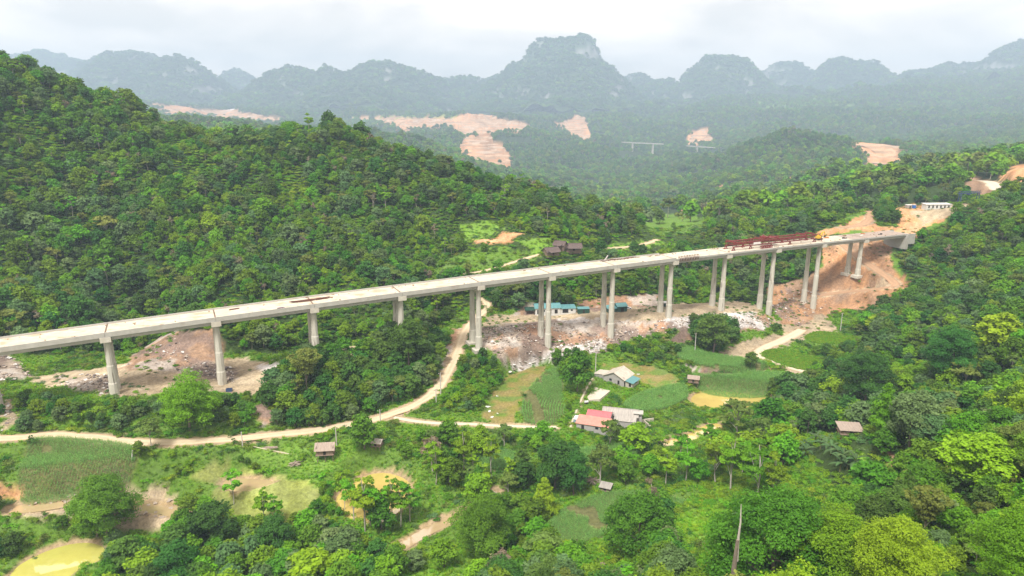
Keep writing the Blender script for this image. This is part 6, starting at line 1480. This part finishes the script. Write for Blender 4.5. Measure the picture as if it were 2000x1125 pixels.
rows_lab = {2: 'curved rows of young corn left of the footpath', 3: 'corn field below the cream roofed farmhouse', 4: 'corn on the upper curved terrace', 5: 'corn on the terrace above the yellow pond', 6: 'corn field between the dirt road and the left river', 7: 'corn field in the hollow at bottom centre', 8: 'corn patch behind the trees left of the copses', 9: 'corn patch just below the red roofed farmhouse'}
for pi, (kind, wp, z) in enumerate(PLOT):
    if kind not in ('corn', 'beans'): continue
    cx_, cy_ = np.mean([p[0] for p in wp]), np.mean([p[1] for p in wp]); an = CA.get(pi, .2); c, s = math.cos(an), math.sin(an)
    rs, ps = ((1.3, .42) if pi == 2 else (.8, .45)) if kind == 'corn' else (.9, .7)
    u, v = np.meshgrid(np.arange(-70, 70, ps), np.arange(-70, 70, rs)); u = u.ravel() + rng.normal(0, .1, u.size); v = v.ravel() + rng.normal(0, .07, v.size)
    if pi == 2: v = v + .012 * u * u * (-1)
    x = cx_ + u * c - v * s; y = cy_ + u * s + v * c
    m = inpoly(x, y, wp) & (fbm(x / 7, y / 7, 301, 2) < .78)
    if pi == 2:
        q0, q1 = atZ(1040, 775, z), atZ(1058, 828, z); m &= segdist(x, y, [tuple(q0[:2]), tuple(q1[:2])])[0] > 2.0
    x, y = x[m], y[m]; n = len(x); zz = hgt(x, y); sc = rng.uniform(.8, 1.15, n) * (.85 + .4 * fbm(x / 12, y / 12, 311, 2)) * (.72 if pi in (6, 7) else .9)
    if kind == 'corn': scatter_object('corn', np.c_[x, y, zz], np.c_[rng.normal(0, .05, n), rng.normal(0, .05, n), rng.uniform(0, 6.28, n)], np.c_[sc, sc, sc], rng.integers(0, 3, n), crn, label=rows_lab[pi])
    else: scatter_object('bean_crop', np.c_[x, y, zz], np.c_[np.zeros(n), np.zeros(n), rng.uniform(0, 6.28, n)], np.c_[sc, sc, sc] * .62, rng.integers(2, 4, n), shr, label='low leafy crop on the terrace beside the wash' if cy_ < 350 and pi == 10 else 'leafy crop on the upper terrace below the cut slope')
# rubble: broken stones on the banks
def rock_shape(seed, mt):
    g = np.random.default_rng(seed); v = np.array([(1, 0, 0), (-1, 0, 0), (0, 1, 0), (0, -1, 0), (0, 0, 1), (0, 0, -1), (.7, .7, .5), (-.7, .6, .5), (-.6, -.7, .45), (.7, -.6, .5)], float) * g.uniform(.65, 1.2, (10, 1)) * np.array([1, .8, .65])
    f = [(0, 6, 4), (6, 2, 4), (2, 7, 4), (7, 1, 4), (1, 8, 4), (8, 3, 4), (3, 9, 4), (9, 0, 4), (0, 6, 5), (6, 2, 5), (2, 7, 5), (7, 1, 5), (1, 8, 5), (8, 3, 5), (3, 9, 5), (9, 0, 5)]
    return np_mesh('stone', v, np.array(f), [mt])
M_st1 = mat('pinkish_stone', (.42, .35, .28), (.30, .24, .19), 3, .95); M_st2 = mat('white_stone', (.70, .67, .63), (.55, .52, .49), 3, .95); M_st3 = mat('dark_stone', (.20, .165, .15), (.14, .115, .105), 3, .95)
rck = small_coll('rubble_shapes', [rock_shape(1, M_st1), rock_shape(2, M_st1), rock_shape(3, M_st2), rock_shape(4, M_st3)])
RB = [([(930, 645), (1000, 636), (1120, 626), (1240, 628), (1330, 626), (1420, 618), (1500, 618), (1510, 640), (1440, 650), (1340, 642), (1240, 664), (1170, 690), (1080, 692), (1010, 728), (975, 725), (985, 705), (945, 680)], 310, 440, 1.3, (0, 0, 1, 1, 2, 3)),
      ([(1050, 702), (1080, 678), (1170, 662), (1180, 685), (1100, 702), (1000, 730), (985, 715)], 300, 420, 1.0, (2, 2, 2, 1)), ([(1285, 628), (1380, 612), (1470, 610), (1505, 640), (1440, 642), (1340, 642)], 340, 450, 1.1, (2, 2, 1, 2)),
      ([(-60, 670), (12, 688), (40, 705), (70, 725), (50, 745), (-60, 760)], 220, 340, .9, (0, 1, 1, 3, 2)), ([(110, 730), (215, 732), (225, 775), (110, 770)], 220, 340, 1.2, (0, 1, 3, 2)), ([(330, 722), (400, 704), (455, 718), (460, 750), (400, 740)], 220, 340, 1.0, (0, 3, 1, 2)),
      ([(240, 715), (300, 680), (345, 660), (380, 712)], 240, 350, 1.8, (0, 1, 3, 2)), ([(1500, 570), (1600, 560), (1620, 590), (1560, 640), (1510, 620)], 380, 500, 1.8, (0, 1, 3, 2)), ([(770, 1075), (860, 1030), (900, 1000), (960, 965), (950, 955), (880, 985), (800, 1035), (750, 1060)], 160, 300, .9, (0, 0, 1)), ([(0, 985), (130, 965), (250, 955), (340, 975), (340, 1020), (20, 1010)], 160, 290, 1.6, (0, 0, 1)), ([(0, 745), (60, 765), (40, 835), (0, 850)], 200, 320, 1.4, (0, 1, 3, 2))]
Q = []
for poly, d0, d1, sp, ks in RB:
    a, b = jitter_grid(d0, d1, sp); z = hgt(a, b); px, py = proj(a, b, z); m = inpoly(px, py, poly) & (fbm(a / 6, b / 6, 401, 3) > .40); j, i = cover_at(a, b); m &= bare[j, i] > .3
    for x, y, zz in zip(a[m], b[m], z[m]): s = .22 + .95 * rnd.random() ** 3.2; Q.append((x, y, zz + s * .15, rnd.uniform(0, 6.28), s, rnd.uniform(-.5, .5), rnd.choice(ks)))
Q = np.array(Q); print('rubble', len(Q))
scatter_object('rubble', Q[:, :3], np.c_[Q[:, 5], Q[:, 5] * .5, Q[:, 3]], np.c_[Q[:, 4], Q[:, 4], Q[:, 4]], Q[:, 6], rck, label='broken blasted stone spilled over the banks under the viaduct')
# white boulders in the left paddy
for i, (px, py, s, lab) in enumerate(((953, 796, 1.1, 'largest of the pale rocks in the lower left of the long paddy'), (956, 806, .9, 'pale rock just below the largest one in the paddy'), (971, 775, .6, 'lone pale rock in the upper part of the long paddy'), (961, 816, .8, 'lowest pale rock in the long paddy'), (972, 808, .5, 'small pale rock right of the other paddy rocks'), (1247, 733, .7, 'pale rock in the paddy right behind the cream roofed farmhouse'), (996, 729, 1.4, 'long white block at the foot of the rubble bank'), (1004, 716, 1.1, 'white block higher on the foot of the rubble bank'))):
    p = hit(px, py, 230, 400); o = link('boulder', rock_shape(50 + i, M_st2), label=lab, cat='rock'); o.location = (float(p[0]), float(p[1]), float(p[2]) + .15); o.scale = (s * 1.3, s, s * .7); o.rotation_euler = (0, 0, i * 1.3)
# bananas along the right slope
def banana_leaf():
    co = []; f = []; n = 6
    for k in range(n + 1):
        t = k / n; x = 2.9 * t * (1 - .18 * t); z = 1.5 * t - 1.9 * t * t; w_ = .36 * math.sin(math.pi * min(1, .08 + t * .92)) + .03
        co += [(x, -w_, z - .12 * w_), (x, 0, z), (x, w_, z - .12 * w_)]
    for k in range(n):
        o = 3 * k; f += [(o, o + 1, o + 4, o + 3), (o + 1, o + 2, o + 5, o + 4)]
    return np_mesh('leaf', np.array(co), np.array(f), [LM['banana']], False, {'lf': ('FLOAT', np.tile([.3, .9, .45], n + 1))})
BL = banana_leaf(); BS = np_mesh('stem', *tube_np([(0, 0, -.5), (0, 0, 1.2), (.05, 0, 2.3)], [.17, .14, .09], 6), [mat('banana_stem', (.16, .19, .06), (.12, .10, .05))], True)
bl_lab = ['banana plant at the top of the diagonal row left of the low wooden shelter', 'second banana plant down the diagonal row', 'banana plant in the upper middle of the diagonal row', 'banana plant with a light young leaf in the middle of the diagonal row', 'banana plant at the middle of the row nearest the bright grass', 'banana plant in the lower middle of the diagonal row', 'banana plant at the lowest end of the diagonal row', 'banana plant at the right of the lowest end of the row', 'banana plant standing apart left of the diagonal row', 'small banana plant below the one standing apart', 'banana plant left of the lowest end of the row', 'banana plant beside the bright grass strip below the row']
for i, (px, py) in enumerate(((1592, 858), (1602, 868), (1612, 872), (1622, 880), (1634, 888), (1645, 896), (1654, 912), (1668, 908), (1568, 870), (1572, 885), (1640, 912), (1688, 918))):
    p = hit(px, py + 10, 140, 290); e = empty('banana_plant', [float(q) for q in p], rnd.uniform(0, 6), label=bl_lab[i], cat='plant', group='banana plants on the right slope'); sc = rnd.uniform(1.25, 1.65); e.scale = (sc, sc, sc)
    link('stem', BS, e)
    for k in range(8):
        o = link('leaf', BL, e); o.location = (0, 0, 1.5 + .11 * k); o.rotation_euler = (0, -.55 * (k / 7) + rnd.uniform(-.15, .25), k * 2.4 + rnd.uniform(-.2, .2))
# dead trunk in the foreground
p = hit(1424, 1225, 40, 300); e = empty('dead_tree', [float(q) for q in p], 0, label='tall grey dead snag standing before the vine draped tree at the bottom edge', cat='tree')
Hd = (1225 - 1002) * math.hypot(p[1], CZ - p[2]) / FPX * 1.08
MB().tube([(0, 0, -1), (.3, .1, Hd * .25), (-.1, 0, Hd * .48), (.08, 0, Hd * .72)], [.66, .52, .42, .26], 9).build('trunk', M_bark, e); MB().tube([(.32, .1, Hd * .55), (.22, .1, Hd * .74), (.30, 0, Hd * .86), (.12, 0, Hd)], [.26, .2, .15, .06], 7).build('broken_limb', M_pbark, e)
# ------------------------------------------------------------------ hazy air
m = bpy.data.materials.new('haze'); m.use_nodes = True; n = m.node_tree.nodes; n.clear(); v = n.new('ShaderNodeVolumePrincipled'); v.inputs['Color'].default_value = (.58, .775, 1.0, 1); v.inputs['Density'].default_value = HAZE; v.inputs['Anisotropy'].default_value = 0
o_ = n.new('ShaderNodeOutputMaterial'); m.node_tree.links.new(v.outputs[0], o_.inputs['Volume'])
zt = max(float(HH.max()), float(MZ.max())) + 40; zb = min(float(HH.min()), float(MZ.min())) - 1
MB().box(-8900, 8900, -200, 12000, zb, zt).build('haze', m, kind='stuff', label='thin bluish haze filling the valley')
print('terrain verts', XX.size, 'z range', zb, zt)
